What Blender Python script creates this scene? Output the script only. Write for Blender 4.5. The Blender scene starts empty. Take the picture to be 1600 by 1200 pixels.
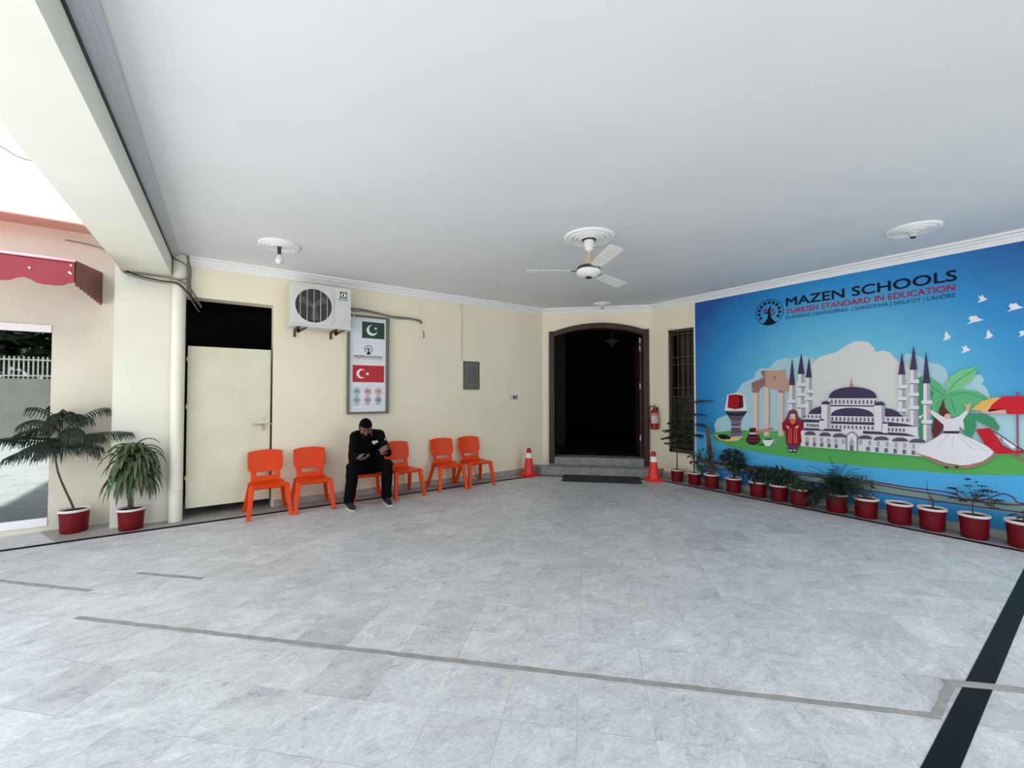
import bpy, bmesh, math, random
from mathutils import Vector, Matrix, Euler, noise
PI = math.pi
scn = bpy.context.scene
C = scn.collection
V = Vector

# ------------------------------------------------------------------ camera
F_PX, PITCH, EYE = 660.0, math.radians(1.3), 1.55
FW = V((.574, .819, 0)).normalized()
cam_d = bpy.data.cameras.new('camera'); cam = bpy.data.objects.new('camera', cam_d); C.objects.link(cam)
cam_d.sensor_fit = 'HORIZONTAL'; cam_d.sensor_width = 36.0; cam_d.lens = F_PX / 1600 * 36
cam_d.clip_start = .02; cam_d.clip_end = 300
cam.location = (0, 0, EYE)
cam.rotation_euler = Euler((PI/2 + PITCH, 0, math.atan2(-FW.x, FW.y)), 'XYZ')
scn.camera = cam

# ------------------------------------------------------------------ sky, sun, exposure
w = bpy.data.worlds.new('sky'); scn.world = w; w.use_nodes = True
bg = w.node_tree.nodes['Background']
bg.inputs['Color'].default_value = (.86, .935, 1.0, 1); bg.inputs['Strength'].default_value = 1.47
sd = bpy.data.lights.new('sun', 'SUN'); sun = bpy.data.objects.new('sun', sd); C.objects.link(sun)
sd.energy = 10.5; sd.angle = math.radians(2); sd.color = (1, .95, .87)
sun.rotation_euler = V((-.36, -.20, -.91)).to_track_quat('-Z', 'Y').to_euler()
scn.view_settings.view_transform = 'Standard'; scn.view_settings.look = 'None'
scn.view_settings.gamma = 1; scn.view_settings.use_curve_mapping = False
scn.view_settings.exposure = 0.92
scn.cycles.diffuse_bounces = 6; scn.cycles.max_bounces = 10
scn.cycles.use_denoising = True

# ------------------------------------------------------------------ materials
def srgb(r, g, b):
    f = lambda c: ((c/255+.055)/1.055)**2.4 if c > 10 else c/255/12.92
    return (f(r), f(g), f(b), 1)
MATS = {}
def mat(name, col, rough=.6, metal=0, var=0, scale=6, bump=0, spec=.5, coat=0, var2=None, trans=0, det=4):
    if name in MATS: return MATS[name]
    m = bpy.data.materials.new(name); m.use_nodes = True; MATS[name] = m
    nt = m.node_tree; b = nt.nodes['Principled BSDF']; L = nt.links.new
    if len(col) == 3: col = srgb(*col)
    b.inputs['Base Color'].default_value = col; b.inputs['Roughness'].default_value = rough
    b.inputs['Metallic'].default_value = metal; b.inputs['Specular IOR Level'].default_value = spec
    b.inputs['Coat Weight'].default_value = coat; b.inputs['Transmission Weight'].default_value = trans
    if var or bump:
        tc = nt.nodes.new('ShaderNodeTexCoord'); n = nt.nodes.new('ShaderNodeTexNoise')
        n.inputs['Scale'].default_value = scale; n.inputs['Detail'].default_value = det
        L(tc.outputs['Object'], n.inputs['Vector'])
        if var:
            mx = nt.nodes.new('ShaderNodeMix'); mx.data_type = 'RGBA'
            c2 = var2 if var2 else tuple(max(0, c*(1-var)) for c in col[:3]) + (1,)
            if len(c2) == 3: c2 = srgb(*c2)
            mr = nt.nodes.new('ShaderNodeMapRange')
            mr.inputs['From Min'].default_value = .4; mr.inputs['From Max'].default_value = .65
            L(n.outputs['Fac'], mr.inputs['Value']); L(mr.outputs[0], mx.inputs['Factor'])
            mx.inputs['A'].default_value = col; mx.inputs['B'].default_value = c2
            L(mx.outputs['Result'], b.inputs['Base Color'])
        if bump:
            bp = nt.nodes.new('ShaderNodeBump'); bp.inputs['Strength'].default_value = bump
            bp.inputs['Distance'].default_value = .01
            L(n.outputs['Fac'], bp.inputs['Height']); L(bp.outputs['Normal'], b.inputs['Normal'])
    return m

def floor_mat():
    m = bpy.data.materials.new('marble_tiles'); m.use_nodes = True; nt = m.node_tree; L = nt.links.new
    N = lambda t: nt.nodes.new('ShaderNode' + t)
    def M(op, a, b=None, c=None):
        n = N('Math'); n.operation = op
        for i, v in enumerate((a, b, c)):
            if v is None: continue
            if isinstance(v, (int, float)): n.inputs[i].default_value = v
            else: L(v, n.inputs[i])
        return n.outputs[0]
    b = nt.nodes['Principled BSDF']
    tc = N('TexCoord'); sp = N('SeparateXYZ'); L(tc.outputs['Object'], sp.inputs[0])
    x, y = sp.outputs[0], sp.outputs[1]
    r2 = 2 ** .5; T = .352
    p = M('DIVIDE', M('SUBTRACT', M('DIVIDE', M('ADD', x, y), r2), 1.655), T)
    q = M('DIVIDE', M('ADD', M('DIVIDE', M('SUBTRACT', x, y), r2), 1.105), T)
    ip, iq = M('FLOOR', p), M('FLOOR', q)
    fp, fq = M('SUBTRACT', p, ip), M('SUBTRACT', q, iq)
    cell = N('CombineXYZ'); L(ip, cell.inputs[0]); L(iq, cell.inputs[1])
    wn = N('TexWhiteNoise'); wn.noise_dimensions = '2D'; L(cell.outputs[0], wn.inputs['Vector'])
    wc = N('SeparateColor'); L(wn.outputs['Color'], wc.inputs[0])
    # marble veining, direction of the vein changes from tile to tile
    off = N('VectorMath'); off.operation = 'SCALE'; L(wn.outputs['Color'], off.inputs[0]); off.inputs['Scale'].default_value = 9
    ad = N('VectorMath'); L(tc.outputs['Object'], ad.inputs[0]); L(off.outputs[0], ad.inputs[1])
    mp = N('Mapping'); L(ad.outputs[0], mp.inputs['Vector'])
    mp.inputs['Rotation'].default_value = (0, 0, math.radians(38)); mp.inputs['Scale'].default_value = (1, 1.6, 1)
    n1 = N('TexNoise'); n1.inputs['Scale'].default_value = 3.2; n1.inputs['Detail'].default_value = 9
    n1.inputs['Roughness'].default_value = .66; n1.inputs['Distortion'].default_value = 1.1; L(mp.outputs[0], n1.inputs['Vector'])
    n2 = N('TexNoise'); n2.inputs['Scale'].default_value = 17; n2.inputs['Detail'].default_value = 8
    n2.inputs['Roughness'].default_value = .7; n2.inputs['Distortion'].default_value = 2.2; L(mp.outputs[0], n2.inputs['Vector'])
    n3 = N('TexNoise'); n3.inputs['Scale'].default_value = .9; n3.inputs['Detail'].default_value = 3; L(tc.outputs['Object'], n3.inputs['Vector'])
    cr = N('ValToRGB'); e = cr.color_ramp.elements
    e[0].position = .30; e[0].color = (.20, .21, .22, 1); e[1].position = .70; e[1].color = (.72, .725, .735, 1)
    el = e.new(.44); el.color = (.435, .44, .45, 1); el = e.new(.56); el.color = (.55, .555, .56, 1)
    mixn = M('ADD', M('MULTIPLY', n1.outputs['Fac'], .48), M('MULTIPLY', n2.outputs['Fac'], .52))
    L(mixn, cr.inputs[0])
    tone = M('ADD', 1.03, M('MULTIPLY', wc.outputs[0], .09))
    tone = M('MULTIPLY', tone, M('ADD', .86, M('MULTIPLY', n3.outputs['Fac'], .27)))
    # the odd dark tile
    dark = M('GREATER_THAN', wc.outputs[1], .95)
    tone = M('MULTIPLY', tone, M('SUBTRACT', 1, M('MULTIPLY', dark, .13)))
    edge = M('MINIMUM', M('MINIMUM', fp, M('SUBTRACT', 1, fp)), M('MINIMUM', fq, M('SUBTRACT', 1, fq)))
    joint = M('LESS_THAN', edge, .0062)
    n4 = N('TexNoise'); n4.inputs['Scale'].default_value = 2.3; n4.inputs['Detail'].default_value = 2; L(ad.outputs[0], n4.inputs['Vector'])
    jt = M('MULTIPLY', M('SUBTRACT', n4.outputs['Fac'], .55), 4.0)      # joints are here pale, there dirty
    tone = M('ADD', tone, M('MULTIPLY', joint, M('MAXIMUM', M('MINIMUM', jt, .12), -.32)))
    sc = N('VectorMath'); sc.operation = 'SCALE'; L(cr.outputs[0], sc.inputs[0]); L(tone, sc.inputs['Scale'])
    L(sc.outputs[0], b.inputs['Base Color'])
    ro = M('ADD', .30, M('MULTIPLY', n2.outputs['Fac'], .25)); L(ro, b.inputs['Roughness'])
    b.inputs['Specular IOR Level'].default_value = .35
    return m
M_FLOOR = floor_mat()
M_STEP = mat('step_marble', (150, 150, 148), .45, var=.28, scale=9, det=8)
M_WALL = mat('cream_paint', (242, 232, 206), .75, var=.05, scale=1.3, bump=.06)
M_COL = mat('pale_cream_paint', (226, 222, 208), .7, var=.05, scale=1.5, bump=.05)
M_PEACH = mat('peach_paint', (216, 210, 192), .75, var=.10, scale=1.2, bump=.06)
M_CEIL = mat('white_distemper', (226, 228, 230), .85, var=.035, scale=1.1, bump=.05)
M_WHITE = mat('white_plaster', (238, 238, 238), .55)
M_GREYP = mat('grey_painted_strip', (196, 199, 204), .7)
M_BEAM = mat('beam_paint', (228, 228, 218), .75, var=.05, scale=1.5)
M_BLACK = mat('black_granite', (12, 14, 18), .4, var=.4, scale=30, spec=.2)
M_LINE = mat('black_stone_line', (22, 18, 20), .8, spec=.1)
M_BRASS = mat('grey_strip_cement', (150, 147, 143), .75, var=.22, scale=14, bump=.3, det=8)
M_DARK = mat('shade_toned_interior', (30, 27, 26), .9)  # shade of the hall and store put into the wall colour
M_DFLOOR = mat('shade_toned_interior_floor', (44, 42, 44), .35)  # hall floor darkened the same way
M_WOOD = mat('dark_brown_wood', (66, 34, 24), .5, var=.35, scale=7, bump=.1)
M_ORANGE = mat('orange_plastic', (226, 66, 2), .42, var=.06, scale=5, spec=.3)
M_RED = mat('red_pot_paint', (108, 0, 15), .5, var=.22, scale=7, bump=.08, spec=.3)
M_RIM = mat('white_pot_rim', (232, 218, 216), .6, var=.08, scale=12)
M_SOIL = mat('soil', (40, 34, 30), .95, var=.4, scale=40, bump=.8, spec=.1)
M_LEAF = mat('dark_green_leaf', (38, 56, 36), .55, var=.35, scale=9)
M_LEAF2 = mat('mid_green_leaf', (62, 92, 48), .5, var=.35, scale=9)
M_PINE = mat('pine_green', (34, 50, 36), .6, var=.3, scale=12)
M_STRAP = mat('olive_strap_leaf', (84, 96, 58), .5, var=.4, scale=14, var2=(52, 62, 42))
M_BARK = mat('brown_bark', (86, 68, 52), .9, var=.4, scale=25, bump=.6)
M_PIPE = mat('cream_plastic_pipe', (232, 228, 212), .45, var=.06, scale=3)
M_CABLE = mat('grey_cable', (120, 118, 108), .6)
M_BCABLE = mat('black_cable', (26, 24, 24), .5)
M_METAL = mat('white_metal', (214, 212, 206), .45, var=.05, scale=8)
M_GREY = mat('grey_metal', (112, 112, 106), .55, var=.12, scale=10)
M_DGREY = mat('dark_grey_metal', (50, 50, 50), .6)
M_CREAM_METAL = mat('cream_painted_metal', (222, 219, 194), .42, var=.10, scale=2.4, var2=(217, 209, 180), bump=.04)

# ------------------------------------------------------------------ helpers
def finish(name, bm, m, parent=None, smooth=False, bevel=0, recalc=True):
    if recalc: bmesh.ops.recalc_face_normals(bm, faces=bm.faces)
    me = bpy.data.meshes.new(name); bm.to_mesh(me); bm.free()
    for k in (m if isinstance(m, (list, tuple)) else [m]): me.materials.append(k)
    if smooth:
        for p in me.polygons: p.use_smooth = True
        if smooth != 'all':
            try: me.set_sharp_from_angle(angle=math.radians(40))
            except Exception: pass
    o = bpy.data.objects.new(name, me); C.objects.link(o)
    if bevel:
        md = o.modifiers.new('bevel', 'BEVEL'); md.width = bevel; md.segments = 2; md.limit_method = 'ANGLE'; md.angle_limit = math.radians(50)
    if parent: o.parent = parent
    return o
def B(): return bmesh.new()
def box(bm, x0, x1, y0, y1, z0, z1, mi=0, mx=None):
    vs = [bm.verts.new(V((x, y, z)) if mx is None else mx @ V((x, y, z))) for z in (z0, z1) for y in (y0, y1) for x in (x0, x1)]
    for f in ((0,2,3,1), (4,5,7,6), (0,1,5,4), (2,6,7,3), (0,4,6,2), (1,3,7,5)):
        g = bm.faces.new([vs[i] for i in f]); g.material_index = mi
    return vs
def prism(bm, pts, a, b, mi=0):
    """pts: 3d outline; extruded from offset vector a to offset vector b"""
    A = [bm.verts.new(V(p)+V(a)) for p in pts]; D = [bm.verts.new(V(p)+V(b)) for p in pts]; n = len(pts)
    for f in [A[::-1], D] + [[A[i], A[(i+1) % n], D[(i+1) % n], D[i]] for i in range(n)]:
        g = bm.faces.new(f); g.material_index = mi
def lathe(bm, prof, c=(0,0,0), n=24, mi=0, mx=None, cap=True):
    c = V(c); rings = []
    for r, z in prof:
        rg = []
        for i in range(n):
            a = 2*PI*i/n; p = V((r*math.cos(a), r*math.sin(a), z)); p = (mx @ p if mx else p)+c
            rg.append(bm.verts.new(p))
        rings.append(rg)
    for u, v in zip(rings, rings[1:]):
        for i in range(n):
            g = bm.faces.new([u[i], u[(i+1) % n], v[(i+1) % n], v[i]]); g.material_index = mi
    if cap:
        for r_ in (rings[0][::-1], rings[-1]):
            g = bm.faces.new(r_); g.material_index = mi
def tube(bm, pts, r, n=8, mi=0, cap=True):
    pts = [V(p) for p in pts]; rr = r if isinstance(r, (list, tuple)) else [r]*len(pts); rings = []
    side = None
    for i, p in enumerate(pts):
        t = (pts[min(i+1, len(pts)-1)]-pts[max(i-1, 0)]).normalized()
        if side is None:
            side = t.cross(V((0, 0, 1)));
            if side.length < .1: side = t.cross(V((1, 0, 0)))
        side = (side - t*side.dot(t)).normalized(); up = t.cross(side)
        rings.append([bm.verts.new(p+(side*math.cos(2*PI*k/n)+up*math.sin(2*PI*k/n))*rr[i]) for k in range(n)])
    for u, v in zip(rings, rings[1:]):
        for i in range(n):
            g = bm.faces.new([u[i], u[(i+1) % n], v[(i+1) % n], v[i]]); g.material_index = mi
    if cap:
        for r_ in (rings[0][::-1], rings[-1]):
            g = bm.faces.new(r_); g.material_index = mi
def spline(pts, n=6):
    pts = [V(p) for p in pts]; out = []
    P_ = [pts[0]*2-pts[1]] + pts + [pts[-1]*2-pts[-2]]
    for i in range(1, len(P_)-2):
        a, b, c, d = P_[i-1:i+3]
        for k in range(n):
            t = k/n
            out.append(.5*((2*b)+(c-a)*t+(2*a-5*b+4*c-d)*t*t+(3*b-a-3*c+d)*t**3))
    out.append(pts[-1]); return out
def empty(name, loc=(0,0,0), rz=0):
    o = bpy.data.objects.new(name, None); C.objects.link(o); o.location = loc; o.rotation_euler = (0, 0, rz); o.empty_display_size = .1
    return o
def tag(o, label, cat, group=None, kind=None):
    o['label'] = label; o['category'] = cat
    if group: o['group'] = group
    if kind: o['kind'] = kind
    return o
def struct(name, bm, m, **k):
    o = finish(name, bm, m, **k); o['kind'] = 'structure'
    return o
def sbox(name, m, *a, **k):
    bm = B(); box(bm, *a); return struct(name, bm, m, **k)
def copy_tree(o, parent=None):
    c = o.copy(); C.objects.link(c); c.parent = parent
    for ch in list(o.children): copy_tree(ch, c)
    return c
def to_mesh(o):
    """bake an object's modifiers into its mesh"""
    dg = bpy.context.evaluated_depsgraph_get(); ev = o.evaluated_get(dg)
    me = bpy.data.meshes.new_from_object(ev); mats = list(o.data.materials)
    o.modifiers.clear(); o.data = me
    if not me.materials:
        for k in mats: me.materials.append(k)
    for p in me.polygons: p.use_smooth = True
    return o

# ------------------------------------------------------------------ the place, measured
YL, XR = 6.65, 6.93            # left wall plane, mural wall plane
C1, C2 = V((5.42, 6.65, 0)), V((6.93, 5.14, 0))   # ends of the diagonal entrance wall
HC = 3.26                      # ceiling
BACK = -0.9                    # the porch is open behind and to the left
DU = (C2-C1).normalized(); DN = V((DU.y, -DU.x, 0))  # along the entrance wall; DN points into the porch
if DN.dot(V((-1, -1, 0))) < 0: DN = -DN
def D(t, d, z): return C1+DU*t+DN*d+V((0, 0, z))     # point on the entrance wall: along, out of it, up
DL = (C2-C1).length
MXD = Matrix.Translation(C1) @ Matrix((( DU.x, -DN.x, 0, 0), (DU.y, -DN.y, 0, 0), (0, 0, 1, 0), (0, 0, 0, 1)))  # local x along wall, y into wall

# floor: one plane from the porch out to the yard
bm = B()
for v in ((-14, -12), (9, -12), (9, 14), (-14, 14)): bm.verts.new((*v, 0))
bm.faces.new(bm.verts); struct('floor', bm, M_FLOOR)

# unseen dark ground added behind the porch to keep the ceiling dim
M_ADDED_GROUND = mat('added_dark_ground', (92, 92, 92), .9, var=.2, scale=5, det=8)
sbox('floor_added_dark', M_ADDED_GROUND, -.8, 8.9, -11.9, -1.5, .0005, .004)

# left wall with the store opening
bm = B()
box(bm, .64, 5.42, YL, YL+.25, 0, 3.3); box(bm, -.33, .64, YL, YL+.25, 2.77, 3.3)
struct('wall_left', bm, M_WALL)
# pilaster: left of the store, rounded on its right corner
bm = B()
pts = [(-.98, YL+.35, 0), (-.98, YL, 0), (-.46, YL, 0)]
for k in range(1, 8):
    a = k/7*PI/2; pts.append((-.46+.11*math.sin(a), YL+.11-.11*math.cos(a), 0))
pts += [(-.35, YL+.35, 0)]
prism(bm, pts, (0, 0, 0), (0, 0, 3.3)); struct('wall_pilaster', bm, M_COL, smooth=True)
# outer wall, standing back 0.3 m, with the big window opening
bm = B()
box(bm, -1.54, -.98, 6.95, 7.2, 0, 3.44); box(bm, -9, -1.54, 6.95, 7.2, 2.33, 3.44); box(bm, -9, -4.6, 6.95, 7.2, 0, 2.33); box(bm, -4.6, -1.54, 6.95, 7.2, 0, .06)
struct('wall_outer', bm, M_PEACH)
M_PARA = mat('parapet_white_paint', (240, 238, 230), .8)
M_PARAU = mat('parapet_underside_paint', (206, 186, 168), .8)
sbox('trim_1', M_PARA, -9, -.7, 6.6, 7.2, 3.45, 3.71)
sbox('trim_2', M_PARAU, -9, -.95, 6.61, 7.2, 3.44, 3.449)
# mural wall
bm = B()
box(bm, XR, XR+.25, BACK-.5, 4.23, 0, 3.3); box(bm, XR, XR+.25, 4.77, 5.14, 0, 3.3)
box(bm, XR, XR+.25, 4.23, 4.77, 0, .47); box(bm, XR, XR+.25, 4.23, 4.77, 2.73, 3.3)
struct('wall_right', bm, M_WALL)
# entrance wall with the arched opening
DW0, DW1 = .13, 2.07           # outside edges of the wooden frame, along the wall
def arch(t0, t1, zs, zt, n=16):
    c = (t0+t1)/2; hw = (t1-t0)/2; s = zt-zs; R = (hw*hw+s*s)/(2*s); out = []
    a0 = math.asin(hw/R)
    for k in range(n+1):
        a = -a0+2*a0*k/n; out.append((c+R*math.sin(a), zt-R+R*math.cos(a)))
    return out
bm = B()
ar = arch(DW0+.02, DW1-.02, 2.76, 2.93)
out = [(0, 0), (0, 3.3), (DL, 3.3), (DL, 0), (DW1-.02, 0)] + ar[::-1] + [(DW0+.02, 0)]
prism(bm, [D(t, 0, z) for t, z in out], (0, 0, 0), -DN*.25)
struct('wall_entrance', bm, M_WALL)

# ceiling, beam, cornices
bm = B()
BIN = lambda y: -.458-.0234*(6.6-y)     # inner and outer faces of the edge beam, not quite parallel
BOUT = lambda y: -.915-.0125*(6.6-y)
pts = [(BOUT(BACK)+.004, BACK, 0), (7.2, BACK, 0), (7.2, 7.0, 0), (-.91, 7.0, 0)]
prism(bm, pts, (0, 0, HC), (0, 0, 3.72)); struct('ceiling', bm, M_CEIL)
bm = B(); prism(bm, [(BOUT(BACK), BACK, 0), (BIN(BACK), BACK, 0), (BIN(6.6), 6.6, 0), (BOUT(6.6), 6.6, 0)], (0, 0, 2.985), (0, 0, HC)); struct('trim_3', bm, M_BEAM)   # the edge beam
bm = B(); prism(bm, [(BIN(BACK), BACK, 0), (BIN(BACK)+.010, BACK, 0), (BIN(6.6)+.010, 6.6, 0), (BIN(6.6), 6.6, 0)], (0, 0, 3.192), (0, 0, 3.213)); struct('trim_4', bm, M_DGREY)   # dark gap above the beam
bm = B()
CQ = [(0, HC), (0, 3.213), (.045, 3.213), (.045, 3.222), (.070, 3.224), (.070, 3.232), (.10, 3.238), (.10, HC)]
ends = [[bm.verts.new((BIN(y)+o*k, y, z)) for o, z in CQ] for y, k in ((BACK, 1.55), (6.6, .75))]
bm.faces.new(ends[0][::-1]); bm.faces.new(ends[1])
for i in range(len(CQ)): bm.faces.new([ends[0][i], ends[0][(i+1) % len(CQ)], ends[1][(i+1) % len(CQ)], ends[1][i]])
struct('trim_5', bm, M_GREYP)
CP = [(0, 0), (.025, 0), (.025, .028), (.04, .034), (.045, .05), (.075, .058), (.08, .075), (.115, .085), (.115, .11), (0, .11)]
def crown(name, a, b, nrm, ea=0, eb=0):
    a, b, nrm = V(a), V(b), V(nrm); d = (b-a).normalized(); bm = B()
    A = [bm.verts.new(a+nrm*o+d*(ea*o)+V((0, 0, 3.15+h))) for o, h in CP]
    E_ = [bm.verts.new(b+nrm*o+d*(eb*o)+V((0, 0, 3.15+h))) for o, h in CP]; n = len(CP)
    bm.faces.new(A[::-1]); bm.faces.new(E_)
    for i in range(n): bm.faces.new([A[i], A[(i+1) % n], E_[(i+1) % n], E_[i]])
    struct(name, bm, M_WHITE)
tn = math.tan(math.radians(22.5))
crown('trim_6', (-.29, YL, 0), C1, (0, -1, 0), 0, -tn)
crown('trim_7', C1, C2, DN, tn, -tn)
crown('trim_8', C2, (XR, BACK, 0), (-1, 0, 0), tn, 0)
# marble skirting
M_SKIRT = mat('skirting_marble', (176, 172, 166), .5, var=.2, scale=7, det=8)
def skirt(name, a, b, nrm, z0=0, h=.09, th=.012):
    a, b, nrm = V(a), V(b), V(nrm); bm = B()
    prism(bm, [a, b, b+nrm*th, a+nrm*th], (0, 0, z0), (0, 0, z0+h)); struct(name, bm, M_SKIRT)
skirt('baseboard_left', (.66, YL, 0), C1, (0, -1, 0))
skirt('baseboard_right', C2, (XR, BACK, 0), (-1, 0, 0), th=.030)
# black line that borders the floor, and the darker tiles behind it
bm = B()
for a, b in (((-9, 6.35), (4.98, 6.29)), ((4.98, 6.29), (6.51, 4.74)), ((6.51, 4.74), (6.51, BACK))):
    a, b = V((*a, 0)), V((*b, 0)); d = (b-a).normalized(); n_ = V((-d.y, d.x, 0))*.026
    prism(bm, [a-n_, b-n_, b+n_, a+n_], (0, 0, .0005), (0, 0, .006))
struct('trim_9', bm, M_LINE)
M_BORDER = mat('border_marble', (158, 155, 152), .45, var=.2, scale=4, det=8)
bm = B()
prism(bm, [(-1.35, 6.365, 0), (4.98, 6.305, 0), (6.525, 4.74, 0), (6.525, BACK, 0), (XR, BACK, 0), (XR, 5.14, 0), (5.42, YL, 0), (.64, YL, 0), (.64, YL+.3, 0), (-.35, YL+.3, 0), (-.35, YL, 0), (-.98, YL, 0), (-.98, 6.95, 0), (-1.6, 6.95, 0)], (0, 0, .0004), (0, 0, .0022))
struct('trim_10', bm, M_BORDER)
# wide black granite band on the right
sbox('trim_11', M_BLACK, 2.0, 6.49, .395, .49, .0005, .004)
# cement filled cuts across the floor, ragged edges
def ragged(name, a, b, wd, seed, top=.0048):
    rnd = random.Random(seed); a, b = V((*a, 0)), V((*b, 0)); d = (b-a).normalized(); n_ = V((-d.y, d.x, 0)); L_ = (b-a).length
    k = max(4, int(L_/.06)); A = [a+d*(L_*i/k)+n_*(wd/2+rnd.uniform(-.003, .003)) for i in range(k+1)]
    E_ = [a+d*(L_*i/k)-n_*(wd/2+rnd.uniform(-.003, .003)) for i in range(k+1)]
    bm = B()
    for i in range(k): prism(bm, [A[i], A[i+1], E_[i+1], E_[i]], (0, 0, .0005), (0, 0, top))
    bmesh.ops.remove_doubles(bm, verts=bm.verts, dist=1e-5)
    struct(name, bm, M_BRASS)
ragged('trim_12', (-.77, 4.15), (2.86, .515), .034, 1)
ragged('trim_13', (2.84, .52), (3.26, .53), .034, 2, .0054)
ragged('trim_14', (-1.6, 5.48), (-.79, 4.65), .034, 3)
ragged('trim_15', (-.53, 4.865), (-.08, 4.42), .034, 4)
ragged('trim_16', (3.22, .55), (3.75, .02), .05, 5, .006)

# ------------------------------------------------------------------ entrance: steps, frame, dark hall
bm = B()
prism(bm, [D(-.35, -.02, 0), D(DL+.35, -.02, 0), D(DL+.35-.33, .325, 0), D(-.35+.33, .325, 0)], (0, 0, .003), (0, 0, .118))
prism(bm, [D(-.35, -.02, 0), D(DL+.35, -.02, 0), D(DL+.35-.35, .345, 0), D(-.35+.35, .345, 0)], (0, 0, .118), (0, 0, .142))
for v in bm.verts:      # keep the ends inside the two walls
    v.co.y = min(v.co.y, YL-.001) if v.co.x < 6 else v.co.y; v.co.x = min(v.co.x, XR-.001)
o = struct('floor_step', bm, M_STEP)
bm = B()
box(bm, DW0-.0, DW1, 0, .3, .0, .262, mx=MXD); box(bm, DW0+.07, DW1-.07, -.03, .3, .262, .284, mx=MXD)
struct('floor_sill', bm, M_STEP)
bm = B(); box(bm, DW0+.02, DW1-.02, -.012, 0, .142, .262, mx=MXD); struct('baseboard_entrance', bm, M_STEP)
# wooden arched frame
fr = empty('door_1', D(1.1, 0, .28)); fr['kind'] = 'structure'
inv = Matrix.Translation(-fr.location)
def to_local(o):
    o.data.transform(inv); return o
FW_ = .105
outer = arch(DW0, DW1, 2.76, 2.95); inner = arch(DW0+FW_, DW1-FW_, 2.70, 2.845)
for (t0, t1) in ((DW0, DW0+FW_), (DW1-FW_, DW1)):
    bm = B(); box(bm, t0, t1, -.05, .20, .15 if t0 > 1 else .16, 2.80, mx=MXD)
    box(bm, t0+.028, t1-.028, -.062, -.05, .2, 2.70, mx=MXD)
    to_local(finish('door_post', bm, M_WOOD, fr, bevel=.004))
bm = B()
for i in range(16):
    (a0, z0), (a1, z1) = outer[i], outer[i+1]; (b0, y0), (b1, y1) = inner[i], inner[i+1]
    prism(bm, [D(a0, 0, z0), D(a1, 0, z1), D(b1, 0, y1), D(b0, 0, y0)], DN*.05, -DN*.20)
    f = lambda p, q, t: (p[0]*(1-t)+q[0]*t, p[1]*(1-t)+q[1]*t)
    prism(bm, [D(*[f((a0, z0), (b0, y0), .3)[0], 0, f((a0, z0), (b0, y0), .3)[1]]), D(f((a1, z1), (b1, y1), .3)[0], 0, f((a1, z1), (b1, y1), .3)[1]),
               D(f((a1, z1), (b1, y1), .7)[0], 0, f((a1, z1), (b1, y1), .7)[1]), D(f((a0, z0), (b0, y0), .7)[0], 0, f((a0, z0), (b0, y0), .7)[1])], DN*.062, DN*.05)
bmesh.ops.remove_doubles(bm, verts=bm.verts, dist=1e-4)
to_local(finish('arched_head', bm, M_WOOD, fr))
# right door leaf folded inward, seen edge on, with its bright hinges
bm = B(); box(bm, DW1-FW_-.045, DW1-FW_-.002, .20, 1.05, .29, 2.66, mx=MXD); to_local(finish('door_leaf', bm, M_WOOD, fr, bevel=.003))
for z in (.62, 1.65, 2.40, 2.56):
    bm = B(); box(bm, DW1-FW_-.05, DW1-FW_-.028, .17, .20, z, z+.10, mx=MXD); lathe(bm, [(.008, z-.005), (.008, z+.105)], D(DW1-FW_-.05, -.165, 0), 10)
    to_local(finish('hinge', bm, M_METAL, fr))
# hall behind: closed room, its shade put into dark colours so the doorway reads as depth
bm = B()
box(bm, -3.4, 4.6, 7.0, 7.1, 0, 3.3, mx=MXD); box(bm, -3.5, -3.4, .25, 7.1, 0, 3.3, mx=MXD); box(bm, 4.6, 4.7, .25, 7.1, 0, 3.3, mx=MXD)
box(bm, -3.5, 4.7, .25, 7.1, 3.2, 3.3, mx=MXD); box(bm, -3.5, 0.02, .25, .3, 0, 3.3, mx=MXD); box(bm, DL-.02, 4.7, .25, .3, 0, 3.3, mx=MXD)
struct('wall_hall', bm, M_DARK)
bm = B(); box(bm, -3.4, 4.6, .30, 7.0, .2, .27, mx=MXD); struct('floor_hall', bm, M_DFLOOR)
bm = B(); box(bm, .05, .35, 1.9, 2.2, .27, 3.2, mx=MXD); struct('wall_hall_column', bm, mat('shade_toned_column', (46, 42, 38), .8))  # column colour darkened to stand for the unlit hall
pl = empty('pendant_light', D(1.55, -3.0, 3.2))
bm = B(); tube(bm, [(0, 0, 0), (0, 0, -.22)], .012); finish('rod', bm, M_GREY, pl)
bm = B(); lathe(bm, [(.03, -.20), (.17, -.23), (.18, -.26), (.05, -.33), (.04, -.40), (.02, -.42)], n=20); finish('lamp_shade', bm, M_GREY, pl, smooth=True)
tag(pl, 'dim pendant light hanging inside the dark hall beyond the arched doorway', 'lamp')

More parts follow.
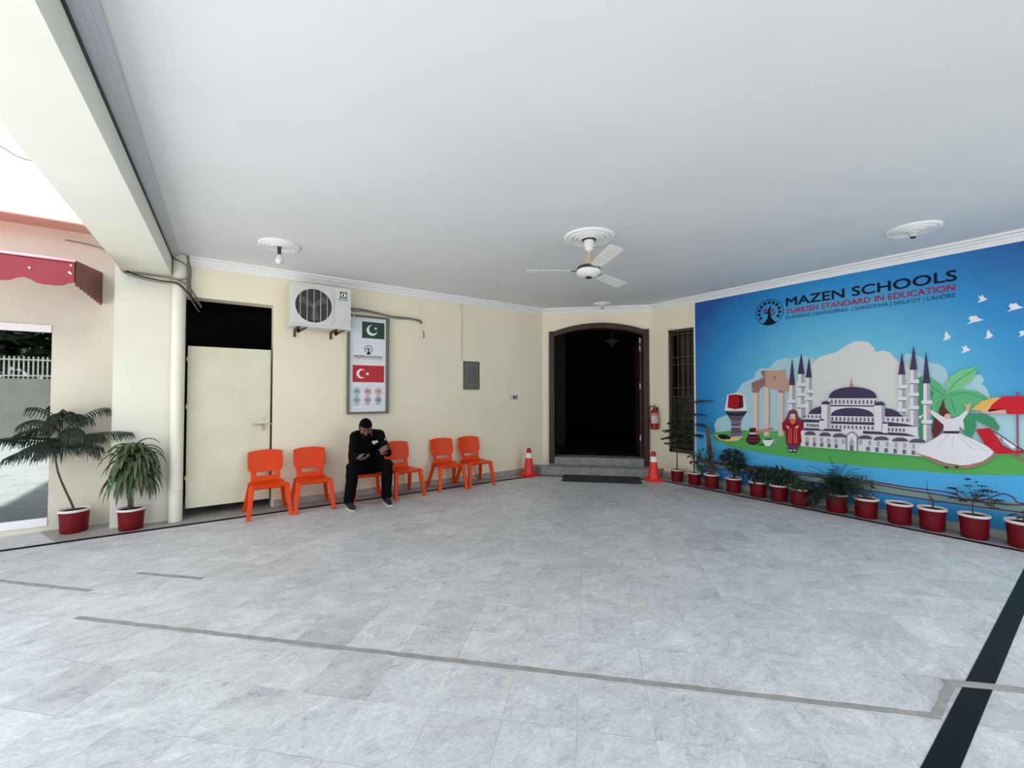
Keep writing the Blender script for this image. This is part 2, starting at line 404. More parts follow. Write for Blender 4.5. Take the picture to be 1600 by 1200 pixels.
# store behind the metal door
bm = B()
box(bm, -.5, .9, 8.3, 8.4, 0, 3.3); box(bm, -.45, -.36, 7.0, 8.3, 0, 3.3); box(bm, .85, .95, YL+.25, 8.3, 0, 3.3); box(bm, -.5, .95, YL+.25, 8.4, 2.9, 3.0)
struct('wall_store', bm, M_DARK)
dr = empty('door_2', (.16, 6.69, .11)); dr['kind'] = 'structure'
bm = B(); box(bm, -.455, .455, -.018, .018, .005, 2.04)
for x in (-.44, .425): box(bm, x, x+.015, -.022, -.018, .02, 2.03)
finish('door_leaf', bm, M_CREAM_METAL, dr, bevel=.004)
bm = B(); box(bm, .30, .475, -.032, -.026, 1.017, 1.033); lathe(bm, [(.007, -.10), (.007, .10)], (.36, -.036, 1.025), 10, mx=Matrix.Rotation(PI/2, 4, 'Y'))
lathe(bm, [(.014, -.015), (.014, .015)], (.255, -.036, 1.025), 12, mx=Matrix.Rotation(PI/2, 4, 'X')); lathe(bm, [(.014, -.015), (.014, .015)], (.40, -.036, 1.025), 12, mx=Matrix.Rotation(PI/2, 4, 'X'))
box(bm, .25, .30, -.045, -.03, 1.018, 1.032); finish('door_bolt', bm, mat('brushed_steel', (196, 190, 176), .3, .8), dr)
bm = B(); box(bm, .35, .385, -.04, -.025, .94, .985); tube(bm, spline([(.355, -.033, .985), (.357, -.033, 1.01), (.3675, -.033, 1.018), (.378, -.033, 1.01), (.38, -.033, .985)], 4), .004, 6); finish('padlock', bm, mat('brass_lock', (196, 182, 140), .35, .6), dr)
bm = B(); lathe(bm, [(.016, -.012), (.016, .012)], (.37, -.02, 1.10), 14, mx=Matrix.Rotation(PI/2, 4, 'X')); finish('lock_cylinder', bm, MATS['brushed_steel'], dr)
bm = B()
for z in (.36, 1.25, 1.85): lathe(bm, [(.006, z), (.006, z+.05)], (-.462, -.016, 0), 10)
finish('door_hinge', bm, M_CREAM_METAL, dr)

# ------------------------------------------------------------------ barred window beside the mural
wn = empty('window_1', (XR, 4.50, .47)); wn['kind'] = 'structure'
M_WF = mat('window_brown_metal', (62, 54, 42), .6)
bm = B()
for a in ((-.27, .27, 0, .05), (-.27, .27, 2.21, 2.26), (-.27, -.22, 0, 2.26), (.22, .27, 0, 2.26)): box(bm, -.01, .07, a[0], a[1], a[2], a[3])
finish('window_frame', bm, M_WF, wn)
bm = B(); box(bm, .14, .15, -.27, .27, 0, 2.26); finish('pane', bm, mat('dark_window_glass', (22, 18, 16), .12), wn)
bm = B(); 
for z in (.05, .62, 1.02, 1.18, 1.60, 1.74, 2.17): box(bm, .02, .032, -.22, .22, z, z+.012)
for y in (-.10, .0, .10): 
    box(bm, .02, .03, y-.005, y+.005, 1.02, 2.2)
for k in range(9): box(bm, .02, .03, -.18+k*.045-.004, -.18+k*.045+.004, .05, 1.02)
finish('window_grille', bm, mat('grille_brown', (88, 76, 62), .5), wn)
bm = B(); tube(bm, [(-.02, .285, 2.3), (-.02, .285, .02), (-.02, .25, -.03), (-.02, -.27, -.03)], .008, 6); tube(bm, [(-.015, .285, 2.29), (-.015, .1, 2.29)], .012, 6)
finish('edge_pipe', bm, M_PIPE, wn)

# ------------------------------------------------------------------ big reflective window, left
w2 = empty('window_2', (-3.07, 6.95, .06)); w2['kind'] = 'structure'
bm = B()
for a in ((-1.53, 1.528, 0, .09), (-1.53, 1.528, 2.185, 2.268), (-1.53, -1.46, 0, 2.27), (-.03, .03, .09, 2.19)): box(bm, a[0], a[1], -.01, .06, a[2], a[3])
finish('window_frame', bm, M_WHITE, w2)
bm = B(); box(bm, -1.47, 1.529, .012, .02, .08, 2.2); finish('pane', bm, mat('tinted_reflective_glass', (128, 134, 134), .015, 1.0), w2)


# ------------------------------------------------------------------ printed mural
XM = 6.905                     # face of the mural panel, 2.5 cm proud of the wall
ray0 = lambda x, y: (FW*math.cos(PITCH)+V((0, 0, 1))*math.sin(PITCH)) + V((FW.y, -FW.x, 0))*((x-800)/F_PX) + (V((0, 0, 1))*math.cos(PITCH)-FW*math.sin(PITCH))*((600-y)/F_PX)
def wallpt(x, y):              # measurement on the photograph -> (Y, Z) on the mural plane
    r = ray0(x, y); k = XM/r.x; return (r.y*k, EYE+r.z*k)
def c3(x, y): return wallpt(1090+x/6.154, 560+y/6.154)
def c4(x, y): return c3(x+1538.5, y)
def c1(x, y): return c3(x, y-984.6)
def c2(x, y): return c4(x, y-1107.7)
def c5(x, y): return c3(x, y+800)
def c6(x, y): return c4(x, y+800)
MC = {}
def paint(name, col, **k): return mat('print_'+name, col, .6, spec=.2, **k)
mural = empty('mural', (XM, 2.0, .1))
tag(mural, 'large blue printed mural of a domed building covering the right wall', 'mural')
MO = V((XM, 2.0, .1))
class Art:
    """a piece of the print: flat coloured shapes, each a hair in front of the last"""
    def __init__(s, base): s.bm = B(); s.mats = []; s.k = base
    def poly(s, col, pts, fn=None, step=1):
        m = col if not isinstance(col, tuple) else paint('%d_%d_%d' % col, col)
        if m not in s.mats: s.mats.append(m)
        s.k += step; x = -.0005*s.k
        P_ = [fn(*p) if fn else p for p in pts]
        f = s.bm.faces.new([s.bm.verts.new((x, y-MO.y, z-MO.z)) for y, z in P_]); f.material_index = s.mats.index(m)
        f.normal_update()
        if f.normal.x > 0: f.normal_flip()
    def ell(s, col, cx, cy, rx, ry, fn, a0=0, a1=360, n=20, step=1):
        full = abs(a1-a0) >= 360
        pts = [(cx+rx*math.cos(math.radians(a0+(a1-a0)*i/n)), cy-ry*math.sin(math.radians(a0+(a1-a0)*i/n))) for i in range(n if full else n+1)]
        s.poly(col, pts, fn, step)
    def line(s, col, pts, wd, fn, step=1):
        pts = [V(p) for p in pts]; up, dn = [], []
        for i, p in enumerate(pts):
            t = (pts[min(i+1, len(pts)-1)]-pts[max(i-1, 0)]).normalized(); n_ = V((-t.y, t.x))*wd/2
            up.append(p+n_); dn.append(p-n_)
        s.poly(col, [tuple(p) for p in up+dn[::-1]], fn, step)
    def build(s, name): return finish(name, s.bm, s.mats, mural, recalc=False)
# panel with the printed sky: deeper blue to the corners, paler in the middle
m = bpy.data.materials.new('print_sky'); m.use_nodes = True; nt = m.node_tree; L = nt.links.new
tc = nt.nodes.new('ShaderNodeTexCoord'); mp = nt.nodes.new('ShaderNodeMapping'); ln = nt.nodes.new('ShaderNodeVectorMath'); ln.operation = 'LENGTH'
mp.inputs['Location'].default_value = (0, -.06, -.56); mp.inputs['Scale'].default_value = (0, .38, .42)
cr = nt.nodes.new('ShaderNodeValToRGB'); e = cr.color_ramp.elements
e[0].position = .12; e[0].color = srgb(152, 212, 234); e[1].position = 1.0; e[1].color = srgb(8, 80, 156)
k = e.new(.42); k.color = srgb(96, 192, 228); k = e.new(.72); k.color = srgb(20, 140, 206)
nz = nt.nodes.new('ShaderNodeTexNoise'); nz.inputs['Scale'].default_value = 3; nz.inputs['Detail'].default_value = 3
ad = nt.nodes.new('ShaderNodeMath'); ad.operation = 'MULTIPLY_ADD'; ad.inputs[1].default_value = .08
L(tc.outputs['Object'], mp.inputs['Vector']); L(mp.outputs[0], ln.inputs[0]); L(tc.outputs['Object'], nz.inputs['Vector'])
L(nz.outputs['Fac'], ad.inputs[0]); L(ln.outputs['Value'], ad.inputs[2]); L(ad.outputs[0], cr.inputs[0])
L(cr.outputs[0], m.node_tree.nodes['Principled BSDF'].inputs['Base Color']); m.node_tree.nodes['Principled BSDF'].inputs['Roughness'].default_value = .5
MY0, MY1, MZ0, MZ1 = -.6, 4.225, .105, 3.148
bm = B(); box(bm, 0, .024, MY0-MO.y, MY1-MO.y, 0, MZ1-MO.z); finish('panel', bm, m, mural)
bm = B(); box(bm, -.012, .024, MY1-MO.y, MY1-MO.y+.022, 0, MZ1-MO.z); finish('edge_strip', bm, M_WHITE, mural)
# clouds
A = Art(0)
A.poly((178, 214, 226), [(170,720),(158,640),(190,580),(270,548),(300,540),(290,420),(400,290),(430,240),(500,208),(545,190),(560,130),(610,95),(690,95),(730,40),(790,5),(860,-5),(900,5),(1000,-25),(1100,-10),(1170,60),(1900,60),(2010,-50),(2100,-35),(2180,10),(2250,45),(2320,55),(2380,95),(2410,180),(2430,260),(2560,260),(2600,200),(2665,155),(2730,160),(2755,210),(2730,245),(2780,290),(2815,380),(2900,500),(3200,545),(3200,950),(170,950)], c3)
A.poly((224, 226, 222), [(860,560),(880,300),(1000,200),(1100,60),(1130,30),(1165,-10),(1240,-35),(1320,-55),(1380,-90),(1440,-128),(1500,-160),(1580,-168),(1640,-155),(1690,-110),(1712,-60),(1780,-75),(1850,-58),(1910,10),(1960,60),(2060,90),(2150,150),(2200,260),(2200,800),(860,700)], c3)
A.build('printed_clouds')
# water and island; the bands run on level past the deck chair to the end of the panel
XE = 3200
def run_on(col, ya, yb):
    (y0, za), (_, zb) = c3(XE, ya), c3(XE, yb); A.poly(col, [(y0+.002, za), (MY0+.003, za), (MY0+.003, max(zb, .107)), (y0+.002, max(zb, .107))], None, 0)
A = Art(1); run_on((178, 214, 226), 545, 1000); A.build('printed_clouds')
A = Art(2)
A.poly((82, 178, 232), [(-40,690),(160,735),(2000,1000),(3200,1080),(3200,1700),(-40,1400)], c3); run_on((82, 178, 232), 1080, 1700)
A.poly((58, 146, 204), [(-40,1000),(3200,1480),(3200,1850),(-40,1500)], c3); run_on((58, 146, 204), 1480, 1850)
A.poly((92, 178, 92), [(150,715),(300,695),(450,690),(900,700),(1500,760),(2840,930),(3200,910),(3200,1127),(3139,1125),(2640,1120),(2338,1100),(1938,1068),(1538,1035),(1400,1018),(1100,985),(800,940),(450,880),(250,828),(165,785)], c3); run_on((92, 178, 92), 910, 1127)
A.poly((128, 156, 146), [(-40,960),(190,1010),(1600,1170),(2420,1320),(3200,1395),(3200,1520),(1600,1262),(190,1060),(-40,1020)], c3); run_on((128, 156, 146), 1395, 1520)
for (p) in ([(-40,955),(190,995),(900,1085),(1600,1172),(2000,1235),(2420,1290),(2560,1350),(2740,1362),(2840,1330),(2940,1300),(3040,1340),(3090,1390),(3300,1400)],
            [(-40,975),(190,1012),(900,1105),(1600,1192),(2000,1262),(2420,1325),(2700,1380),(2940,1398),(3100,1410),(3170,1395)],
            [(-40,1020),(190,1060),(900,1160),(1538,1255),(2120,1345),(2700,1425),(3300,1505)]):
    A.line((92, 56, 100), [tuple(q.xy) for q in spline([(x, y, 0) for x, y in p], 3)], 13, c3)
A.build('printed_island')
# ruined temple
A = Art(8)
tan, tan2, tan3 = (196, 160, 142), (150, 118, 106), (222, 206, 194)
for x0, x1, y0 in ((532, 592, 320), (636, 700, 260), (775, 838, 320)):
    A.poly(tan3, [(x0, y0), (x1, y0), (x1-2, 745), (x0+4, 745)], c3); A.poly(tan, [(x1-16, y0), (x1, y0), (x1-2, 745), (x1-16, 745)], c3, 1)
for cx in (560, 812): A.poly(tan2, [(cx-42, 300), (cx+45, 300), (cx+28, 330), (cx-28, 330)], c3)
A.poly(tan, [(520,235),(640,185),(605,130),(650,110),(672,116),(760,118),(860,104),(848,140),(862,200),(890,200),(882,326),(800,310),(720,298),(640,268),(590,305),(525,290)], c3)
A.poly(tan2, [(520,235),(640,185),(605,130),(650,110),(655,250),(640,268),(590,305),(525,290)], c3)
A.poly(tan2, [(735,170),(762,175),(740,205),(730,225)], c3)
A.build('printed_temple')
# mosque
A = Art(18)
wht, dk, gr, gr2 = (232, 230, 232), (72, 58, 92), (176, 172, 182), (112, 106, 122)
def minaret(x0, x1, yt, yb, ybot, bal, c=c3, tx=None):
    cx = (x0+x1)/2 if tx is None else tx
    A.poly(wht, [(x0, yb-4), (x1, yb-4), (x1+8, ybot), (x0-2, ybot)], c)
    A.poly(gr, [(x0+(x1-x0)*.5, yb), (x1, yb), (x1+7, ybot), (x0+(x1-x0)*.5, ybot)], c)
    for y in bal:
        A.poly(wht, [(x0-20, y), (x1+22, y), (x1+18, y+34), (x0-14, y+34)], c); A.poly(gr2, [(x0-4, y+34), (x1+14, y+34), (x1+10, y+42), (x0, y+42)], c, 1)
    A.poly(dk, [(cx-2, yt), (cx+3, yt), (x1+3, yb), (x0-4, yb)], c)
minaret(968, 1030, -40, 150, 640, (235, 330, 440)); minaret(1048, 1100, 0, 185, 560, (300, 370)); minaret(888, 940, 15, 258, 640, (395, 500))
minaret(400, 462, -48, 155, 560, (255, 370, 480), c4); minaret(512, 576, -118, 110, 700, (205, 330, 455), c4)
def q4(pts): return [(x+1538.5, y) for x, y in pts]
A.poly(wht, [(1030,545),(1070,530),(1265,450),(1265,385),(1735,385),(1735,470),(1820,560),(2040,560),(2050,650),(2120,655),(2130,760),(2210,800),(2215,945),(1545,888),(1000,842),(1000,690),(1030,680)], c3)
def dome(x0, x1, yb, yt, c=c3, col=dk, yb2=None):
    yb2 = yb if yb2 is None else yb2; n = 16
    pts = [(x0+(x1-x0)*(.5-.5*math.cos(PI*i/n)), (yb+(yb2-yb)*i/n)-(((yb+yb2)/2)-yt)*math.sin(PI*i/n)**.85) for i in range(n+1)]
    A.poly(col, pts, c)
dome(1270, 1728, 383, 275)
A.poly((206, 128, 112), [(1465,272),(1480,235),(1486,160),(1490,235),(1510,272)], c3)
A.poly(dk, [(1285,447),(1715,452),(1715,464),(1285,460)], c3)
dome(1290, 1702, 552, 474, yb2=560)
A.poly(dk, [(1290,604),(1706,614),(1706,640),(1290,626)], c3)
A.poly(dk, [(1070,535),(1105,495),(1150,472),(1200,462),(1200,535)], c3)
A.poly(dk, q4([(272,478),(330,485),(390,512),(450,560),(272,558)]), c3)
A.poly(dk, [(1000,602),(1040,584),(1182,590),(1182,616),(1000,612)], c3); A.poly(dk, q4([(300,610),(470,628),(572,655),(300,652)]), c3)
A.poly(dk, [(1030,668),(1390,680),(1390,702),(1030,690)], c3); A.poly(dk, q4([(60,695),(470,718),(575,750),(60,722)]), c3)
def wins(x0, x1, n, y0, y1, hw=9, h=38, c=c3, col=gr2):
    for i in range(n):
        t = i/(n-1); x = x0+(x1-x0)*t; y = y0+(y1-y0)*t
        A.poly(col, [(x-hw, y+h/2), (x-hw, y-h/4), (x-hw/2, y-h/2), (x+hw/2, y-h/2), (x+hw, y-h/4), (x+hw, y+h/2)], c, 1 if i == 0 else 0)
wins(1300, 1718, 12, 414, 420); wins(1305, 1692, 11, 580, 588); wins(1308, 1690, 11, 655, 668, h=32)
wins(1040, 1188, 5, 557, 560, h=26); wins(1068, 1165, 5, 640, 645, h=26); wins(1840, 2025, 5, 585, 592, h=32); wins(1848, 1992, 5, 682, 688, h=32)
for (x0, x1, y0, y1, yb) in ((1200, 1290, 440, 410, 670), (1708, 1812, 450, 415, 690)):
    A.poly(wht, [(x0, y0), (x1, y0), (x1-4, yb), (x0+3, yb)], c3); A.poly(gr, [(x1-34, y0), (x1, y0), (x1-4, yb), (x1-34, yb)], c3, 1); dome(x0, x1, y0+2, y1)
for (x0, x1, yb) in ((1182, 1226, 685), (1790, 1840, 715)):
    A.poly(wht, [(x0, yb-90), (x1, yb-90), (x1, yb), (x0, yb)], c3); dome(x0-4, x1+4, yb-88, yb-105)
for x0, x1, y in ((1040,1150,735),(1180,1295,745),(1310,1442,755),(1555,1690,773),(1705,1850,783),(1880,2034,795),(2046,2204,806)):
    dome(x0, x1, y, y-36, col=(92, 86, 98), yb2=y+3)
wins(1066, 1410, 6, 775, 795, hw=13, h=46, col=gr); wins(1581, 2088, 7, 803, 842, hw=13, h=46, col=gr)
for i in range(5):
    x, y = 1066+i*70, 820+i*5.5; A.poly(gr2, [(x-14, y-20), (x+14, y-19), (x+14, y+18), (x-14, y+17)], c3, 1 if i == 0 else 0)
for i in range(6):
    x, y = 1650+i*87, 868+i*7; A.poly(gr2, [(x-16, y-21), (x+16, y-20), (x+16, y+21), (x-16, y+20)], c3, 1 if i == 0 else 0)
A.poly(gr2, [(1442,880),(1442,740),(1468,712),(1495,700),(1525,712),(1552,742),(1552,888)], c3); A.poly(wht, [(1452,882),(1452,745),(1472,722),(1495,712),(1520,722),(1542,747),(1542,888)], c3)
A.poly(gr, [(1472,884),(1472,800),(1494,755),(1516,800),(1516,886)], c3); A.poly(gr2, [(1480,884),(1480,832),(1508,832),(1508,886)], c3)
A.build('printed_mosque')
# palm, minaret in front of it, dervish
A = Art(44)
g1, g2, g3 = (98, 186, 130), (66, 152, 108), (124, 204, 140)
A.poly(g2, [(590,180),(690,190),(740,260),(760,420),(740,600),(700,760),(600,770),(590,480)], c4)
A.poly(g2, [(1090,530),(1200,525),(1310,570),(1370,660),(1350,700),(1260,655),(1150,600)], c4)
A.poly(g2, [(1040,510),(1000,640),(1030,730),(1100,765),(1145,650),(1110,530)], c4)
A.poly(g1, [(860,350),(790,240),(700,180),(600,165),(650,240),(740,330),(700,420),(740,540),(860,560),(960,560),(1060,520),(1150,500),(1280,420),(1250,370),(1150,315),(1020,300),(930,325)], c4)
A.poly(g3, [(850,345),(858,240),(900,170),(1000,112),(1170,78),(1110,200),(1010,285),(900,330)], c4)
for p in ([(880,330),(960,220),(1150,95)], [(900,360),(1050,330),(1250,400)], [(900,370),(940,520)], [(840,360),(720,270)], [(860,380),(760,440)]):
    A.line(g2, [tuple(q.xy) for q in spline([(x, y, 0) for x, y in p], 4)], 8, c4)
minaret(638, 704, -58, 240, 800, (405, 592), c4, tx=662)
mar, skin, off = (104, 44, 56), (226, 184, 160), (232, 226, 230)
A.poly(mar, [(745,560),(820,590),(835,640),(815,700),(740,785),(722,700)], c4)
A.poly((226,232,228), [(590,560),(640,535),(610,585)], c4)
A.poly(off, [(700,500),(720,495),(800,545),(860,575),(920,580),(980,555),(1045,500),(1075,515),(1020,590),(1035,690),(985,650),(985,705),(830,705),(835,640),(790,600),(710,530)], c4)
A.poly(skin, [(660,478),(690,490),(718,500),(710,522),(690,505)], c4); A.poly(skin, [(1045,500),(1050,460),(1020,425),(1060,445),(1100,415),(1090,460),(1072,512)], c4)
A.poly((96,48,50), [(785,505),(832,392),(850,475),(895,530),(880,560),(820,555),(795,535)], c4); A.ell(skin, 872, 556, 30, 26, c4)
A.poly((178,126,112), [(545,895),(700,950),(850,1010),(1000,1035),(1200,1000),(1300,935),(1328,880),(1325,930),(1240,1010),(1100,1050),(1000,1055),(850,1040),(700,975)], c4)
A.poly((238,234,238), [(550,893),(640,830),(830,718),(985,718),(1150,790),(1325,880),(1290,935),(1200,992),(1080,1020),(1000,1026),(850,1002),(700,945)], c4)
for p in ([(930,735),(915,860)], [(880,730),(780,850)], [(1000,735),(1250,890)], [(970,740),(1130,880)]): A.line((206,200,208), p, 6, c4, 0 if p[0][0] != 930 else 1)
A.poly((58,50,58), [(830,697),(985,697),(982,722),(835,720)], c4)
for x in (860, 960): A.poly((40,34,34), [(x-28,1040),(x+5,1032),(x+28,1044),(x,1054)], c4)
A.build('printed_dancer')
# umbrella and deck chair
A = Art(72)
A.poly((150,96,116), [(1527,320),(1552,320),(1556,960),(1532,960)], c4)
A.poly((236,186,98), [(1098,492),(1200,410),(1300,380),(1380,372),(1262,512),(1180,500)], c4); A.poly((236,176,160), [(1180,498),(1240,490),(1438,495),(1430,530),(1215,528)], c4)
A.poly((208,30,44), [(1260,512),(1300,440),(1400,365),(1640,360),(1760,400),(1900,500),(1900,545),(1700,535),(1440,535),(1428,488),(1262,492)], c4)
A.poly((236,186,98), [(1690,372),(1800,400),(1960,520),(1900,545),(1860,480)], c4)
A.poly((200,28,44), [(1140,680),(1282,668),(1400,830),(1500,885),(1720,872),(1720,905),(1350,918),(1228,822)], c4)
A.poly((238,238,238), [(1300,690),(1540,830),(1500,870),(1400,790)], c4)
A.line((70,58,86), [(1305,693),(1600,885),(1740,930)], 12, c4); A.line((190,88,84), [(1500,925),(1620,1000)], 12, c4); A.line((160,60,64), [(1400,790),(1380,760)], 10, c4)
A.build('printed_deck_chair')
# fez, drum, slippers, coffee pot, cup
A = Art(20)
A.poly((236,238,236), [(290,350),(370,330),(448,350),(480,500),(440,525),(300,525),(262,500)], c3)
A.poly((176,14,36), [(302,352),(370,345),(438,355),(445,470),(370,490),(290,472)], c3); A.poly((96,10,28), [(400,350),(438,355),(445,470),(398,487)], c3)
A.poly((96,88,104), [(265,505),(482,505),(445,560),(420,600),(414,660),(442,775),(315,765),(330,660),(326,600),(300,560)], c3)
A.poly((48,42,54), [(262,502),(300,518),(370,526),(440,518),(485,502),(455,545),(380,556),(300,548)], c3)
for y0, a, b in ((600, 326, 420), (720, 320, 430)): A.poly((126,118,134), [(a, y0), (b, y0), (b, y0+26), (a, y0+26)], c3)
A.poly((214,190,180), [(328,652),(416,652),(416,664),(328,664)], c3); A.poly((214,190,180), [(318,752),(440,745),(438,765),(380,785),(318,768)], c3)
A.poly((232,206,140), [(165,730),(205,735),(330,752),(420,772),(385,792),(290,798),(215,780)], c3); A.poly((34,30,34), [(200,732),(262,728),(325,756),(318,776),(235,778),(205,758)], c3)
for x, y in ((225,745),(250,762),(275,748),(295,768),(240,770)): A.ell((232,206,140), x, y, 6, 5, c3, n=8, step=0)
brn = (70, 28, 34)
A.ell(brn, 540, 782, 70, 50, c3); A.poly(brn, [(500,672),(566,666),(562,712),(600,745),(480,745),(506,712)], c3); A.poly((226,220,220), [(504,712),(564,712),(564,728),(504,728)], c3)
for y in (762, 790): A.poly((126,58,60), [(478, y), (604, y), (602, y+9), (480, y+9)], c3)
A.poly((192,142,112), [(590,692),(725,662),(740,680),(600,722)], c3); A.poly((208,120,84), [(566,690),(592,690),(596,722),(574,738),(564,720)], c3)
A.poly((46,60,50), [(590,824),(640,820),(640,836),(600,836)], c3)
A.ell((150,160,160), 735, 795, 38, 26, c3); A.ell((92,178,92), 730, 795, 24, 15, c3)
A.poly((240,240,240), [(632,775),(740,775),(722,815),(700,842),(660,842),(640,815)], c3); A.ell((80,50,44), 686, 777, 46, 7, c3)
A.build('printed_drum_and_coffee')
# woman in a red dress
A = Art(62)
A.poly((110, 60, 92), [(838,605),(870,550),(885,505),(925,488),(960,505),(975,555),(1030,612),(1000,640),(850,640)], c3)
A.poly((150,14,38), [(822,612),(880,600),(970,600),(1030,615),(1022,690),(1000,700),(1010,800),(985,835),(865,832),(850,700),(826,690)], c3)
A.poly((236,196,172), [(898,540),(922,528),(948,540),(952,575),(935,605),(910,605),(894,575)], c3); A.poly((224,110,60), [(892,580),(955,580),(950,615),(925,635),(902,615)], c3)
for x in (886, 906, 938, 958): A.poly((230,110,76), [(x,670),(x+7,670),(x+9,815),(x-1,815)], c3, 1 if x == 886 else 0)
A.poly((240,226,226), [(858,642),(895,662),(880,674)], c3); A.poly((240,226,226), [(945,662),(986,642),(965,674)], c3, 0)
A.poly((98,56,104), [(872,828),(980,832),(972,880),(885,878)], c3)
for x in (905, 945): A.poly((36,30,34), [(x-18,895),(x,884),(x+16,892),(x+14,902),(x-18,902)], c3, 1 if x == 905 else 0); A.ell((240,240,240), x-2, 884, 12, 9, c3, n=10, step=1 if x == 905 else 0)
for x in (908, 938): A.ell((40,26,34), x, 560, 4, 4, c3, n=8, step=1 if x == 908 else 0)
A.build('printed_woman')
# birds, small fish shadows
for x, y, s in ((1200,535,1), (1515,615,1.2), (1130,735,1.2), (860,890,1), (1265,875,1), (1040,1020,1), (1600,868,.9)):
    fl = (x in (1200, 1040))
    pts = [(-48,36),(-20,10),(-44,-38),(-14,-16),(-2,-42),(22,-8),(52,2),(24,16),(-10,30)] if fl else [(-68,40),(-32,12),(-52,-10),(-34,-30),(-6,-26),(4,-36),(34,-8),(70,0),(28,14),(-14,22)]
    if not fl and s == 1: pts = [(-42,48),(-22,20),(-22,-10),(-10,-46),(8,-20),(22,-2),(40,12),(14,34)]
    A = Art(6); A.poly((234,240,244), [(x+a*s, y+b*s) for a, b in pts], c2); A.build('printed_bird')
A = Art(6)
A.poly((36,70,90), [(1020,1160),(1060,1148),(1100,1165),(1050,1172)], c4); A.poly((36,70,90), [(1110,1185),(1160,1180),(1150,1198)], c4)
A.build('printed_fish')

# lettering -------------------------------------------------------
def letters(name, body, x0, x1, z0, z1, place, m, parent, bold=0, track=1.0, depth=.0006):
    """text set exactly between x0..x1 and z0..z1 of a wall plane; place(u, v) -> local 3d"""
    cu = bpy.data.curves.new(name, 'FONT'); cu.body = body; cu.size = 1; cu.space_character = track
    cu.resolution_u = 3
    o = bpy.data.objects.new(name, cu); C.objects.link(o)
    me = bpy.data.meshes.new_from_object(o.evaluated_get(bpy.context.evaluated_depsgraph_get())); bpy.data.objects.remove(o)
    bm = B(); bm.from_mesh(me)
    xs = [v.co.x for v in bm.verts]; ys = [v.co.y for v in bm.verts]; a, b, c, d = min(xs), max(xs), min(ys), max(ys)
    geo = bm.verts[:]+bm.edges[:]+bm.faces[:]
    if bold:
        h = (d-c)*bold*.6
        for iz, (dx, dy) in enumerate(((h, 0), (0, h), (h, h))):
            g = bmesh.ops.duplicate(bm, geom=geo)['geom']; bmesh.ops.translate(bm, verts=[q for q in g if isinstance(q, bmesh.types.BMVert)], vec=(dx, dy, .0003*(iz+1)))
    o0 = V(place(0, 0)); nz_ = (V(place(1, 0))-o0).cross(V(place(0, 1))-o0)
    for v in bm.verts: v.co = nz_*v.co.z+V(place(x0+(v.co.x-a)/(b-a)*(x1-x0), z0+(v.co.y-c)/(d-c)*(z1-z0)))
    return finish(name, bm, m, parent, recalc=False)
def on_mural(u, v): return (-.005, -u-MO.y, v-MO.z)       # u = -Y so that text reads left to right
M_INK = mat('dark_ink', (14, 15, 36), .6, spec=.2); M_REDINK = mat('red_ink', (172, 22, 50), .6, spec=.2); M_TEALINK = mat('slate_ink', (20, 56, 84), .6, spec=.2)
letters('lettering', 'MAZEN SCHOOLS', -2.773, -1.013, 2.838, 2.962, on_mural, M_INK, mural, bold=.07)
letters('lettering', 'TURKISH STANDARD IN EDUCATION', -2.775, -1.026, 2.726, 2.801, on_mural, M_REDINK, mural, bold=.06)
letters('lettering', 'ISLAMABAD | RAWALPINDI  | SARGODHA | SIALKOT | LAHORE', -2.780, -1.024, 2.636, 2.700, on_mural, M_TEALINK, mural)
def tree_logo(cx, cz, r, place, ink, red, name, parent, ring=True, k=1.0):
    bm = B()
    def face(pts, mi):
        f = bm.faces.new([bm.verts.new(place(cx+x*r*k, cz+z*r)) for x, z in pts]); f.material_index = mi
    def circ(x, z, q, mi, n=12): face([(x+q*math.cos(2*PI*i/n), z+q*math.sin(2*PI*i/n)) for i in range(n)], mi)
    if ring:
        for i in range(36):
            a, b = 2*PI*i/36, 2*PI*(i+1)/36; R0, R1 = .96, 1.0
            face([(R0*math.cos(a), R0*math.sin(a)), (R1*math.cos(a), R1*math.sin(a)), (R1*math.cos(b), R1*math.sin(b)), (R0*math.cos(b), R0*math.sin(b))], 0)
    for i in range(11): a = math.radians(-32+i*24.4); circ(.74*math.cos(a), .74*math.sin(a)+.02, .115, 0)
    face([(-.52,-.84),(-.3,-.72),(-.12,-.4),(-.1,-.1),(-.12,.12),(0,.36),(.2,.56),(.1,.3),(.08,.1),(.1,-.2),(.14,-.42),(.32,-.66),(.52,-.84),(.3,-.94),(0,-.98),(-.3,-.94)], 0)
    face([(-.08,-.1),(-.3,-.04),(-.52,.16),(-.34,.04),(-.08,.04)], 0); face([(.06,-.2),(.3,-.1),(.52,.06),(.34,-.16),(.08,-.26)], 0)
    circ(-.28, .2, .13, 1); circ(.22, .12, .11, 1)
    return finish(name, bm, [ink, red], parent, recalc=False)
tree_logo(-3.005, 2.79, .198, on_mural, M_INK, M_REDINK, 'emblem', mural)

